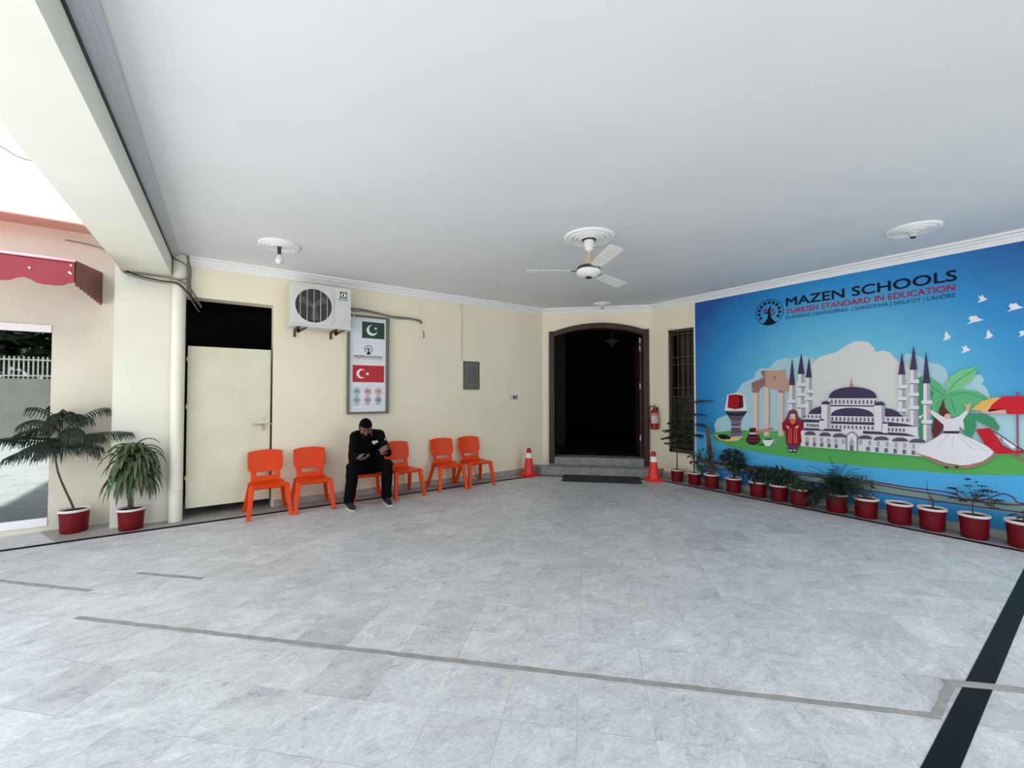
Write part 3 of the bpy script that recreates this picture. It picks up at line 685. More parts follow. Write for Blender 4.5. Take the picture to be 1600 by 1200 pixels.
# ------------------------------------------------------------------ school notice board on the left wall
BX, BY = 1.925, YL
nb = empty('notice_board', (BX, BY, 1.24)); tag(nb, 'tall framed white board with two flags hanging on the cream wall', 'notice board')
bm = B(); W_, Hh = .315, 1.51
for a in ((-W_, W_, 0, .03), (-W_, W_, Hh-.03, Hh), (-W_, -W_+.03, .03, Hh-.03), (W_-.045, W_, .03, Hh-.03)): box(bm, a[0], a[1], -.07, 0, a[2], a[3])
finish('board_frame', bm, mat('grey_brown_frame', (106, 102, 92), .5), nb, bevel=.003)
bm = B(); box(bm, -W_+.03, W_-.045, -.035, -.005, .03, Hh-.03); finish('board_panel', bm, mat('white_board', (228, 231, 236), .5), nb)
def on_board(u, v): return (u, -.038, v)
def rect(bm, x0, x1, z0, z1, y, mi): 
    f = bm.faces.new([bm.verts.new(p) for p in ((x0, y, z0), (x1, y, z0), (x1, y, z1), (x0, y, z1))]); f.material_index = mi
def crescent(bm, cx, cz, R, mi, y, open_=0, ri=.78, sh=.32):
    n = 20; a0 = math.radians(42)
    o_ = [(cx+R*math.cos(a0+open_+(2*PI-2*a0)*i/n), cz+R*math.sin(a0+open_+(2*PI-2*a0)*i/n)) for i in range(n+1)]
    c2x, c2z = cx+R*sh*math.cos(open_), cz+R*sh*math.sin(open_)
    ra = [math.atan2(p[1]-c2z, p[0]-c2x) for p in (o_[0], o_[-1])]; r2 = math.hypot(o_[0][0]-c2x, o_[0][1]-c2z)
    s, e_ = ra[0], ra[1]
    while e_ < s: e_ += 2*PI
    i_ = [(c2x+r2*math.cos(s+(e_-s)*i/n), c2z+r2*math.sin(s+(e_-s)*i/n)) for i in range(n+1)]
    for i in range(n):
        vs = [o_[i], o_[i+1], i_[i+1], i_[i]]
        if i == 0: vs = [o_[0], o_[1], i_[1]]
        if i == n-1: vs = [o_[n-1], o_[n], i_[n-1]]
        f = bm.faces.new([bm.verts.new((a, y, b)) for a, b in vs]); f.material_index = mi
def star(bm, cx, cz, R, mi, y, rot=0):
    f = bm.faces.new([bm.verts.new((cx+(R if i % 2 == 0 else R*.42)*math.cos(rot+PI*i/5), y, cz+(R if i % 2 == 0 else R*.42)*math.sin(rot+PI*i/5))) for i in range(10)]); f.material_index = mi
M_FG, M_FR, M_FW2 = mat('flag_green', (14, 58, 46), .5), mat('flag_red', (184, 12, 30), .5), mat('flag_white', (240, 240, 240), .5)
bm = B(); rect(bm, -.10, .245, 1.165, 1.42, -.0365, 0); crescent(bm, .05, 1.292, .083, 1, -.038, open_=math.radians(38)); star(bm, .108, 1.325, .026, 1, -.038, .3)
finish('green_flag', bm, [M_FG, M_FW2], nb)
bm = B(); rect(bm, -.235, .245, .485, .745, -.0365, 0); crescent(bm, -.105, .615, .073, 1, -.038); star(bm, -.015, .615, .032, 1, -.038, PI)
finish('red_flag', bm, [M_FR, M_FW2], nb)
tree_logo(.0, .99, .078, on_board, M_INK, M_REDINK, 'emblem', nb, ring=False, k=1.0)
letters('lettering', 'MAZEN SCHOOLS', -.215, .205, .862, .895, on_board, M_INK, nb, bold=.07)
letters('lettering', 'TURKISH STANDARD IN EDUCATION', -.215, .205, .837, .852, on_board, M_REDINK, nb)
cols6 = ((60, 112, 124), (168, 60, 84), (190, 84, 70), (62, 118, 116), (140, 52, 104), (44, 60, 84))
for i in range(6):
    cx, cz = -.17+(i % 3)*.163, .345-(i//3)*.135; bm = B()
    for R, mi, y in ((.052, 0, -.0365), (.042, 1, -.037), (.036, 2, -.0375), (.016, 0, -.038)):
        f = bm.faces.new([bm.verts.new((cx+R*math.cos(2*PI*k/18), y, cz+R*math.sin(2*PI*k/18))) for k in range(18)]); f.material_index = mi
    rect(bm, cx-.032, cx+.032, cz-.072, cz-.062, -.037, 0)
    finish('round_badge', bm, [mat('badge_%d' % i, cols6[i], .5), M_FW2, mat('badge_tint_%d' % i, tuple(int(c*.45+235*.55) for c in cols6[i]), .5)], nb)
for z0, z1 in ((.80, 1.10), (.13, .425)):
    bm = B()
    for a in ((-.235, .225, z0, z0+.003), (-.235, .225, z1-.003, z1), (-.235, -.232, z0, z1), (.222, .225, z0, z1)): rect(bm, *a, -.0362, 0)
    finish('border_line', bm, mat('pale_grey_ink', (190, 194, 200), .6), nb)

# ------------------------------------------------------------------ air conditioner outdoor unit
ac = empty('air_conditioner', (1.195, 6.30, 2.47)); tag(ac, 'white air conditioner outdoor unit mounted high on the left wall', 'air conditioner')
bm = B(); box(bm, -.385, .385, 0, .27, 0, .575); finish('casing', bm, mat('ac_white', (214, 213, 208), .45, var=.06, scale=6), ac, bevel=.008)
bm = B(); box(bm, -.40, .40, -.006, .28, -.012, .02); finish('base_tray', bm, MATS['ac_white'], ac, bevel=.003)
bm = B(); box(bm, -.39, .39, -.006, .28, .565, .585); finish('top_cover', bm, MATS['ac_white'], ac, bevel=.003)
bm = B()   # fan grille: square frame with round opening, dark disc, wires
CX, CZ, R = -.108, .285, .232
n = 40
for i in range(n):
    a, b = 2*PI*i/n, 2*PI*(i+1)/n
    def sq(t):
        c_, s_ = math.cos(t), math.sin(t); k = .258/max(abs(c_), abs(s_)); k = min(k, .32); return (CX+c_*k, CZ+s_*k)
    (x1, z1), (x2, z2) = sq(a), sq(b)
    vs = [(x1, -.012, z1), (x2, -.012, z2), (CX+R*math.cos(b), -.018, CZ+R*math.sin(b)), (CX+R*math.cos(a), -.018, CZ+R*math.sin(a))]
    bm.faces.new([bm.verts.new(v) for v in vs]); bm.faces.new([bm.verts.new(v) for v in (vs[3], vs[2], (CX+R*math.cos(b), -.001, CZ+R*math.sin(b)), (CX+R*math.cos(a), -.001, CZ+R*math.sin(a)))])
    bm.faces.new([bm.verts.new(v) for v in (vs[0], vs[1], (x2, 0, z2), (x1, 0, z1))])
bmesh.ops.remove_doubles(bm, verts=bm.verts, dist=1e-5)
gf = finish('grille_frame', bm, MATS['ac_white'], ac)
bm = B()
for x in (-.17, -.085, 0, .085, .17):
    h = math.sqrt(R*R-x*x); tube(bm, [(CX+x, -.018, CZ-h), (CX+x, -.018, CZ+h)], .0038, 5)
finish('grille_wires', bm, MATS['ac_white'], ac)
bm = B(); lathe(bm, [(R, 0), (R, .003)], (CX, -.001, CZ), 36, mx=Matrix.Rotation(PI/2, 4, 'X'))
finish('fan_opening', bm, mat('fan_dark', (58, 58, 60), .7, var=.3, scale=30), ac)
bm = B()
for k in range(3):
    a = k*2*PI/3+.5; pts = []
    for t in (0, .5, 1): pts.append((CX+.2*t*math.cos(a), -.007, CZ+.2*t*math.sin(a)))
    p0, p1 = V((CX, -.006, CZ)), V((CX+.19*math.cos(a), -.006, CZ+.19*math.sin(a))); s_ = V((-math.sin(a), 0, math.cos(a)))
    prism(bm, [p0-s_*.02, p1-s_*.03, p1+s_*.07, p0+s_*.03], (0, 0, 0), (0, -.003, 0))
finish('fan_blades', bm, mat('fan_blade_grey', (84, 84, 86), .6), ac)
bm = B(); lathe(bm, [(.03, 0), (.02, .008)], (CX, -.008, CZ), 16, mx=Matrix.Rotation(PI/2, 4, 'X')); finish('fan_hub', bm, M_GREY, ac)
bm = B(); rect(bm, .235, .325, .44, .53, -.001, 0)
for i in range(24): pass
f = bm.faces.new([bm.verts.new((.28+.036*math.cos(2*PI*i/24), -.002, .485+.036*math.sin(2*PI*i/24))) for i in range(24)]); f.material_index = 1
for pts in ([(.272,.518),(.272,.488),(.284,.485),(.29,.50),(.283,.519)], [(.272,.452),(.272,.482),(.284,.485),(.29,.47),(.283,.451)], [(.246,.485),(.274,.478),(.284,.485),(.274,.492)]):
    f = bm.faces.new([bm.verts.new((x, -.003, z)) for x, z in pts]); f.material_index = 0
finish('logo', bm, [M_INK, M_FW2], ac)
letters('lettering', 'Electrolux', .215, .34, .408, .43, lambda u, v: (u, -.002, v), M_INK, ac, bold=.06)
bm = B()
for k in range(11): box(bm, .20, .355, -.006, 0, .06+k*.028, .068+k*.028)
finish('side_louvres', bm, MATS['ac_white'], ac)
for x in (-.31, .17):
    bm = B(); box(bm, x, x+.03, -.03, .345, -.04, -.013); prism(bm, [(x, 0, -.095), (x+.02, 0, -.10), (x+.12, 0, -.03), (x+.125, 0, -.013), (x+.02, 0, -.05), (x, 0, -.05)], (0, -.02, 0), (0, .03, 0)); box(bm, x, x+.022, -.02, .01, -.10, -.013); box(bm, x, x+.03, .335, .349, -.12, -.013)
    finish('bracket', bm, mat('rusty_bracket', (96, 58, 50), .7, var=.3, scale=20), ac)
for q, r_, m_ in (([(1.58, 6.45, 2.83), (1.64, 6.42, 2.80), (1.75, 6.52, 2.825), (1.95, 6.555, 2.815), (2.25, 6.56, 2.775), (2.55, 6.57, 2.775), (2.74, 6.60, 2.765), (2.80, 6.63, 2.74), (2.80, 6.655, 2.73)], .013, M_CABLE),
               ([(1.58, 6.45, 2.80), (1.66, 6.40, 2.765), (1.80, 6.52, 2.80), (2.05, 6.555, 2.79), (2.35, 6.565, 2.755), (2.60, 6.575, 2.765), (2.78, 6.61, 2.74), (2.81, 6.655, 2.72)], .011, M_CABLE)):
    bm = B(); tube(bm, spline(q, 5), r_); o = finish('insulated_pipe', bm, m_, None, smooth=True); 
    tag(o, 'insulated grey pipe from the air conditioner across the board top to the wall, %s one' % ('upper' if r_ > .012 else 'lower'), 'pipe', 'air conditioner pipes')
bm = B(); tube(bm, spline([(1.58, 6.40, 2.90), (1.63, 6.37, 2.84), (1.59, 6.42, 2.79), (1.65, 6.40, 2.70), (1.62, 6.42, 2.60), (1.58, 6.42, 2.62)], 6), .007); ob = finish('drain_hose', bm, M_METAL, None, smooth=True)
tag(ob, 'short white looped hose at the right end of the air conditioner', 'hose')
bm = B(); tube(bm, spline([(2.825, 6.645, 2.60), (2.845, 6.64, 2.57), (2.845, 6.642, 2.48)], 4), .006); tag(finish('wire_stub', bm, M_BCABLE), 'short dark wire stub on the wall below the pipe hole', 'wire')

# ------------------------------------------------------------------ conduit, distribution box, switch
bm = B(); box(bm, 3.535, 3.565, 6.628, YL, 2.14, 3.15); tag(finish('wiring_conduit', bm, M_METAL, bevel=.003), 'white plastic wiring conduit running down the wall to the grey box', 'conduit')
db = empty('fuse_box', (3.765, YL, 1.62)); tag(db, 'grey metal fuse box set in the cream wall below the white conduit', 'fuse box')
bm = B(); box(bm, -.17, .17, -.012, 0, 0, .51); finish('back_plate', bm, mat('rough_cement', (112, 112, 102), .9, var=.25, scale=20, bump=.6), db, bevel=.006)
bm = B(); box(bm, -.125, .125, -.035, -.012, .05, .46); finish('box_body', bm, M_GREY, db, bevel=.008)
dd = B(); box(dd, -.092, .082, -.045, -.035, .10, .42); dd = finish('box_door', dd, mat('grey_box_door', (96, 97, 92), .5), db, bevel=.014)
bm = B(); box(bm, -.075, -.065, -.05, -.045, .18, .20); finish('latch', bm, M_DGREY, dd)
sw = empty('wall_socket', (4.70, YL, 1.43)); tag(sw, 'small white switch and socket plate beside the entrance corner', 'socket')
bm = B(); box(bm, -.085, .085, -.012, 0, 0, .10); finish('plate', bm, M_METAL, sw, bevel=.003)
bm = B(); box(bm, -.02, .018, -.016, -.012, .02, .08); finish('switch', bm, M_DGREY, sw)
bm = B(); box(bm, .032, .074, -.015, -.012, .015, .085); finish('socket', bm, M_GREY, sw)

# ------------------------------------------------------------------ pipe and cables at the pilaster
dp = empty('drain_pipe', (-.385, 6.575, 0)); tag(dp, 'fat cream plastic drain pipe standing against the rounded pilaster', 'pipe')
bm = B(); lathe(bm, [(.069, .004), (.069, 3.25)], n=28); finish('pipe', bm, M_PIPE, dp, smooth=True)
for z in (.30, .385): 
    bm = B(); lathe(bm, [(.0695, z), (.0725, z+.004), (.0725, z+.012), (.0695, z+.016)], n=28, cap=False); finish('joint_ring', bm, M_PIPE, dp, smooth=True)
def cable(name, pts, r, m_, label):
    bm = B(); tube(bm, spline(pts, 8), r, 7); tag(finish(name, bm, m_, None, smooth=True), label, 'cable', 'cables slung round the pilaster')
cable('black_cable', [(-.99, 6.90, 3.28), (-.955, 6.64, 3.10), (-.88, 6.60, 2.99), (-.74, 6.585, 2.935), (-.55, 6.53, 2.90), (-.40, 6.475, 2.885), (-.31, 6.50, 2.80), (-.24, 6.62, 2.71), (-.20, 6.72, 2.66)], .009, M_BCABLE, 'thick black cable slung round the pilaster under the beam')
cable('grey_cable', [(-.99, 6.90, 3.30), (-.96, 6.635, 3.12), (-.90, 6.595, 2.965), (-.74, 6.58, 2.91), (-.55, 6.52, 2.875), (-.40, 6.47, 2.865), (-.30, 6.51, 2.77), (-.235, 6.63, 2.66), (-.19, 6.74, 2.60)], .006, M_CABLE, 'pale grey cable hanging just below the thick black one')
cable('grey_cable', [(-.90, 6.62, 2.972), (-.75, 6.59, 2.966), (-.55, 6.55, 2.955), (-.40, 6.485, 2.925), (-.29, 6.53, 2.87), (-.21, 6.66, 2.74), (-.17, 6.73, 2.66)], .010, M_CABLE, 'grey cable bundle tight under the end of the beam')
cable('grey_cable', [(-.44, 6.50, 3.18), (-.37, 6.49, 3.155), (-.30, 6.52, 3.11), (-.28, 6.56, 3.03), (-.32, 6.49, 2.95), (-.40, 6.478, 2.93), (-.47, 6.50, 2.945)], .009, M_CABLE, 'grey cable looped round the pipe top beside the beam end')
cable('grey_cable', [(-.30, 6.60, 3.19), (-.275, 6.62, 3.10), (-.28, 6.63, 2.95), (-.27, 6.63, 2.80), (-.22, 6.70, 2.68)], .007, M_CABLE, 'grey cable dropping straight down beside the pipe into the store')
cable('grey_cable', [(-.32, 6.60, 3.18), (-.300, 6.61, 3.05), (-.305, 6.615, 2.90), (-.285, 6.62, 2.80), (-.20, 6.72, 2.70)], .006, M_CABLE, 'thin cable closest to the pipe dropping from the cornice corner')

# ------------------------------------------------------------------ awning over the left window
aw = empty('window_awning', (-3.0, 6.95, 2.6)); tag(aw, 'red scalloped fabric awning over the left window', 'awning')
M_AWN = mat('red_awning_fabric', (142, 40, 50), .55, var=.10, scale=3); M_AWS = mat('brown_red_awning_side', (112, 50, 38), .6, var=.3, scale=5)
ax1, yf, zt = -1.13+3.0, 5.76-6.95, .225
bm = B(); prism(bm, [(-2.2, 0, .38), (-2.2, yf, zt), (-2.2, yf, zt-.012), (-2.2, 0, .368)], (0, 0, 0), (ax1+2.2, 0, 0)); finish('canopy', bm, M_AWN, aw)
def scallop(x0, x1, n, ztop, zbot, amp, fn, name, m_):
    bm = B(); N_ = n*8; top, bot = [], []
    for i in range(N_+1):
        t = i/N_; x = x0+(x1-x0)*t; ph = (t*n) % 1 if i < N_ else 0
        bot.append(fn(x, zbot+amp*(.5*math.cos(2*PI*ph)+.18*math.cos(4*PI*ph)))); top.append(fn(x, ztop(t) if callable(ztop) else ztop))
    A_ = [V(p) for p in top+bot[::-1]]
    for i in range(N_):
        q = [A_[i], A_[i+1], A_[2*N_+1-i-1], A_[2*N_+1-i]]; prism(bm, q, (0, 0, 0), fn(0, 0, 1))
    finish(name, bm, m_, aw)
scallop(-2.2, ax1, 12, zt, -.005, .05, lambda x, z, d=0: V((x, yf, z)) if not d else V((0, .006, 0)), 'front_valance', M_AWN)
scallop(yf, 0, 8, lambda t: zt+.015+(.16)*t, .01, .03, lambda y, z, d=0: V((ax1, y, z)) if not d else V((-.006, 0, 0)), 'side_panel', M_AWS)
bm = B(); tube(bm, [(-2.2, yf-.004, zt+.006), (ax1, yf-.004, zt+.006)], .012); tube(bm, [(ax1-.015, yf, zt), (ax1-.015, -.01, .30)], .012); finish('awning_bar', bm, mat('pale_awning_bar', (206, 150, 168), .35), aw)
bm = B()
for k in range(9): lathe(bm, [(.009, 0), (.009, .006)], (ax1-.04-k*.26, yf-.008, zt-.11), 10, mx=Matrix.Rotation(PI/2, 4, 'X'))
for k in range(2): lathe(bm, [(.008, 0), (.008, .006)], (ax1-.03, yf-.008, zt-.04-k*.08), 10, mx=Matrix.Rotation(PI/2, 4, 'X'))
finish('rivets', bm, M_FW2, aw)
bm = B(); tube(bm, spline([(-1.45, 6.94, 3.33), (-1.25, 6.92, 3.31), (-1.02, 6.9, 3.26)], 5), .006); tag(finish('grey_cable', bm, M_CABLE), 'short grey cable on the peach wall above the awning corner', 'cable')
bm = B(); tube(bm, spline([(-3.6, 9.5, 5.62), (-3.06, 9.5, 5.39), (-2.69, 9.5, 5.25), (-2.53, 9.5, 5.16), (-2.35, 9.5, 5.13), (-1.95, 9.5, 5.15)], 8), .008); tag(finish('overhead_wire', bm, M_BCABLE), 'thin dark wire crossing the white sky at the far left', 'wire')

# ------------------------------------------------------------------ ceiling roses and bulb
def rose(x, y, R, bulb, label, z=HC):
    r = empty('ceiling_rose', (x, y, z)); tag(r, label, 'ceiling rose', 'round plaster ceiling roses')
    bm = B(); prof = [(R, 0), (R*.99, -.018), (R*.90, -.028), (R*.86, -.020), (R*.80, -.020), (R*.77, -.032), (R*.71, -.032), (R*.68, -.022), (R*.62, -.022), (R*.59, -.034), (R*.52, -.034), (R*.49, -.024), (R*.42, -.024), (R*.38, -.036), (R*.30, -.036), (R*.27, -.028), (.02, -.028)]
    lathe(bm, prof, n=40); finish('moulding', bm, M_WHITE, r)
    if bulb == 'holder':
        bm = B(); lathe(bm, [(.05, -.028), (.045, -.05), (.03, -.06), (.028, -.085)], n=18); finish('lamp_holder', bm, M_METAL, r, smooth=True)
        bm = B(); lathe(bm, [(.026, -.085), (.02, -.10)], n=14); finish('socket', bm, M_DGREY, r)
    return r
rose(.575, 5.47, .215, None, 'round ceiling rose with a hanging bulb above the air conditioner')
rose(3.31, 3.26, .27, None, 'large round ceiling rose behind the ceiling fan')
rose(5.90, 1.17, .22, 'holder', 'round ceiling rose with an empty lamp holder above the mural')
rose(5.99, 5.56, .165, 'holder', 'small far ceiling rose in front of the arched doorway')
lb = empty('light_bulb', (.575, 5.47, HC-.028)); tag(lb, 'bare white bulb hanging from the left ceiling rose', 'light bulb')
bm = B(); lathe(bm, [(.022, 0), (.02, -.05), (.018, -.09)], n=14); finish('bulb_holder', bm, M_DGREY, lb, smooth=True)
bm = B(); lathe(bm, [(.016, -.088), (.02, -.105), (.034, -.125), (.042, -.15), (.04, -.175), (.025, -.195), (.004, -.202)], n=20); finish('glass_bulb', bm, mat('opal_bulb', (224, 224, 222), .25), lb, smooth=True)

# ------------------------------------------------------------------ ceiling fan
fan = empty('ceiling_fan', (3.31, 3.26, HC-.03)); tag(fan, 'white three bladed ceiling fan hanging below the large rose', 'ceiling fan')
fan.rotation_euler = (math.radians(-2.0), math.radians(3.2), 0)
M_FAN = mat('fan_enamel', (232, 230, 224), .35); M_TAN = mat('fan_tan_cup', (200, 176, 150), .45)
bm = B(); lathe(bm, [(.075, .0), (.07, -.012), (.062, -.018), (.055, -.02)], n=24); finish('ceiling_plate', bm, M_DGREY, fan, smooth=True)
bm = B(); lathe(bm, [(.056, -.008), (.055, -.03), (.045, -.10), (.036, -.13), (.012, -.136)], n=24); finish('upper_cup', bm, M_FAN, fan, smooth=True)
bm = B(); lathe(bm, [(.012, -.12), (.012, -.30)], n=12); finish('down_rod', bm, M_FAN, fan)
bm = B(); lathe(bm, [(.016, -.155), (.03, -.17), (.036, -.20), (.046, -.25), (.062, -.285), (.066, -.30)], n=24); finish('lower_cup', bm, M_TAN, fan, smooth=True)
bm = B(); lathe(bm, [(.07, -.298), (.115, -.312), (.128, -.335), (.128, -.350)], n=30); finish('motor_top', bm, M_DGREY, fan, smooth=True)
bm = B(); lathe(bm, [(.126, -.350), (.132, -.358), (.125, -.385), (.09, -.412), (.04, -.422)], n=30); finish('motor_housing', bm, M_FAN, fan, smooth=True)
bm = B(); lathe(bm, [(.036, -.420), (.034, -.430)], n=20); finish('centre_cap', bm, mat('navy_cap', (34, 38, 70), .4), fan)
for k, (deg, ln_) in enumerate(((142, .68), (246, .70), (6, .63))):
    a = math.radians(deg); mx = Matrix.Rotation(a, 4, 'Z') @ Matrix.Translation((0, 0, -.36)) @ Matrix.Rotation(math.radians(-9), 4, 'X')
    bm = B(); P_ = [(.19, -.055), (.19, .05), (.30, .072), (ln_-.03, .082), (ln_, .055), (ln_, -.062), (ln_-.03, -.072), (.3, -.066)]
    prism(bm, [mx @ V((x, y, 0)) for x, y in P_], (0, 0, 0), (0, 0, -.004)); bl = finish('blade', bm, M_FAN, fan)
    bm = B(); prism(bm, [mx @ V((x, y, .002)) for x, y in ((.10, -.02), (.10, .02), (.22, .035), (.27, .035), (.27, -.035), (.22, -.035))], (0, 0, 0), (0, 0, .004))
    finish('blade_arm', bm, M_GREY, bl)

# ------------------------------------------------------------------ orange school chairs
def make_chair():
    r = empty('plastic_chair')
    bm = B(); nu, nt = 12, 10; G = []          # seat shell with a turned down edge
    for j in range(nt+1):
        t = j/nt; y = -.215+.40*t; row = []
        for i in range(nu+1):
            u = -1+2*i/nu; hw = .205-.022*t
            z = .405-.020*math.sin(PI*min(1, t*1.05))*(1-u*u*.7)-.004*t
            if j == 0: z -= .012
            row.append(bm.verts.new((u*hw, y, z)))
        G.append(row)
    for j in range(nt):
        for i in range(nu): bm.faces.new([G[j][i], G[j][i+1], G[j+1][i+1], G[j+1][i]])
    edge = [e for e in bm.edges if e.is_boundary]
    ex = bmesh.ops.extrude_edge_only(bm, edges=edge)['geom']
    for v in ex:
        if isinstance(v, bmesh.types.BMVert): v.co.z -= .036
    s = finish('seat', bm, M_ORANGE, r, smooth=True)
    md = s.modifiers.new('solid', 'SOLIDIFY'); md.thickness = .006
    bm = B(); nu, nt = 16, 16; G = []
    for j in range(nt+1):
        t = j/nt; row = []
        hw = .170+.035*min(1, max(0, (t-.30)/.16))**1.0 - .006*max(0, (t-.8)/.2)
        for i in range(nu+1):
            u = -1+2*i/nu
            z = .385+.385*t+(.022*(1-u*u) if t > .8 else 0)*((t-.8)/.2 if t > .8 else 0)
            y = .175+.085*t+.024*(1-u*u)*min(1, t*3)
            row.append(bm.verts.new((u*hw, y, z)))
        G.append(row)
    for j in range(nt):
        for i in range(nu):
            if j in (3, 4) and 3 <= i < nu-3: continue
            bm.faces.new([G[j][i], G[j][i+1], G[j+1][i+1], G[j+1][i]])
    s = finish('backrest', bm, M_ORANGE, r, smooth='all')
    md = s.modifiers.new('solid', 'SOLIDIFY'); md.thickness = .016; md.offset = 0
    md = s.modifiers.new('bevel', 'BEVEL'); md.width = .004; md.segments = 2
    for sx in (-1, 1):
        for top, bot, a, b in (((.192*sx, -.185, .398), (.232*sx, -.255, 0), (.030, .027), (.022, .020)), ((.178*sx, .135, .392), (.238*sx, .255, 0), (.026, .030), (.020, .022))):
            bm = B(); T, Q = V(top), V(bot)
            vs = [bm.verts.new(T+V((a[0]*x, a[1]*y, 0))) for x, y in ((-1,-1),(1,-1),(1,1),(-1,1))] + [bm.verts.new(Q+V((b[0]*x, b[1]*y, 0))) for x, y in ((-1,-1),(1,-1),(1,1),(-1,1))]
            for f in ((3,2,1,0), (4,5,6,7), (0,1,5,4), (1,2,6,5), (2,3,7,6), (3,0,4,7)): bm.faces.new([vs[i] for i in f])
            finish('leg', bm, M_ORANGE, r, bevel=.006)
    return r
chair0 = make_chair()
SPOTS = [(.565, 6.315, 2, 'orange plastic chair nearest the metal store door, first of the row'),
         (1.09, 6.30, -1, 'orange plastic chair second from the metal door, just left of the seated man'),
         (1.825, 6.325, -4, 'orange plastic chair under the seated man in black'),
         (2.365, 6.29, 5, 'orange plastic chair just right of the seated man, partly behind his arm'),
         (3.135, 6.335, -3, 'orange plastic chair second from the right end of the row, after the gap'),
         (3.665, 6.335, -2, 'orange plastic chair at the right end of the row, nearest the entrance')]
for i, (x, y, a, lab) in enumerate(SPOTS):
    c = chair0 if i == 0 else copy_tree(chair0)
    c.location = (x, y, .0025); c.rotation_euler = (0, 0, math.radians(a)); tag(c, lab, 'chair', 'orange plastic chairs along the left wall')

# ------------------------------------------------------------------ the seated man
def capsule(bm, p, r0, q, r1, n=14):
    p, q = V(p), V(q); d = q-p; L_ = max(d.length, 1e-4); z = d/L_ if d.length > 1e-4 else V((0, 0, 1)); rot = z.to_track_quat('Z', 'Y').to_matrix().to_4x4()
    prof = []
    for k in range(6): a = -PI/2+PI/2*k/5; prof.append((max(r0*math.cos(a), 1e-4), r0*math.sin(a)))
    for k in range(6): a = PI/2*k/5; prof.append((max(r1*math.cos(a), 1e-4), L_+r1*math.sin(a)))
    lathe(bm, prof, p, n, mx=rot)
def ellipsoid(bm, c, axes, n=20, m=14):
    """axes: three vectors (already scaled)"""
    A_, B_, C_ = axes; rings = []
    for j in range(m+1):
        th = PI*j/m; rings.append([bm.verts.new(V(c)+A_*(math.sin(th)*math.cos(2*PI*i/n))*1.0+B_*(math.sin(th)*math.sin(2*PI*i/n))+C_*math.cos(th)) for i in range(n)] if 0 < j < m else [bm.verts.new(V(c)+C_*math.cos(th))])
    for u, v in zip(rings, rings[1:]):
        for i in range(n):
            if len(u) == 1: bm.faces.new([u[0], v[i], v[(i+1) % n]])
            elif len(v) == 1: bm.faces.new([u[i], v[0], u[(i+1) % n]])
            else: bm.faces.new([u[i], v[i], v[(i+1) % n], u[(i+1) % n]])
def remesh(name, bm, m, parent, vox, smooth=4, fold=0):
    bmesh.ops.recalc_face_normals(bm, faces=bm.faces)
    o = finish(name, bm, m, None, smooth='all', recalc=False)
    md = o.modifiers.new('r', 'REMESH'); md.mode = 'VOXEL'; md.voxel_size = vox; md.use_smooth_shade = True
    md = o.modifiers.new('s', 'SMOOTH'); md.factor = .5; md.iterations = smooth
    if fold:
        tx = bpy.data.textures.new(name, 'CLOUDS'); tx.noise_scale = .09
        md = o.modifiers.new('d', 'DISPLACE'); md.texture = tx; md.strength = fold; md.mid_level = .5
    to_mesh(o); o.parent = parent
    return o
M_SKIN = mat('brown_skin', (118, 76, 58), .55); M_HAIR = mat('black_hair', (8, 7, 7), .95, spec=.1)
M_JACK = mat('black_sweater', (11, 11, 13), .95, var=.3, scale=30, spec=.12); M_TROU = mat('black_trousers', (8, 9, 12), .95, var=.3, scale=30, spec=.12)
man = empty('person', (1.80, 6.1, 0)); tag(man, 'seated man in black clothes bending forward over his phone', 'person')
O = V(man.location)
def L3(p): return V(p)-O
PEL, WST, CHE, NEC = L3((1.80, 6.34, .49)), L3((1.80, 6.36, .66)), L3((1.795, 6.27, .87)), L3((1.775, 6.14, 1.00))
SH = {-1: L3((1.62, 6.19, .945)), 1: L3((1.965, 6.19, .955))}
EL = {-1: L3((1.545, 6.02, .70)), 1: L3((2.035, 6.02, .70))}
WR = {-1: L3((1.595, 5.83, .675)), 1: L3((1.865, 5.905, .725))}
HP = {-1: L3((1.71, 6.33, .485)), 1: L3((1.89, 6.33, .485))}
KN = {-1: L3((1.515, 5.90, .555)), 1: L3((1.985, 5.89, .545))}
AN = {-1: L3((1.488, 5.93, .10)), 1: L3((1.985, 5.895, .10))}
HC_ = L3((1.713, 6.0, 1.085)); hf = V((-.06, -.80, -.60)).normalized(); hr = hf.cross(V((0, 0, 1))).normalized()*1.0; hu = hr.cross(hf).normalized()
if hu.z < 0: hu = -hu
def H(r_, f_, u_): return HC_+hr*r_+hf*f_+hu*u_
bm = B()
# head: skull, face wedge, jaw, nose, brow, lips, ears
ellipsoid(bm, H(0, -.008, .018), (hr*.076, hf*.094, hu*.092)); ellipsoid(bm, H(0, .022, -.028), (hr*.061, hf*.070, hu*.078))
ellipsoid(bm, H(0, .052, -.080), (hr*.034, hf*.034, hu*.026)); capsule(bm, H(0, .088, .005), .009, H(0, .106, -.034), .013); 
for s in (-1, 1):
    capsule(bm, H(.012*s, .084, .020), .011, H(.050*s, .072, .020), .009); ellipsoid(bm, H(.040*s, .066, -.020), (hr*.022, hf*.018, hu*.020))
    ellipsoid(bm, H(.079*s, -.008, -.012), (hr*.010, hf*.019, hu*.032)); ellipsoid(bm, H(.014*s, .096, -.040), (hr*.009, hf*.010, hu*.008))
    ellipsoid(bm, H(.046*s, .028, -.062), (hr*.020, hf*.040, hu*.024))
ellipsoid(bm, H(0, .084, -.060), (hr*.024, hf*.011, hu*.006)); ellipsoid(bm, H(0, .082, -.070), (hr*.021, hf*.011, hu*.006))
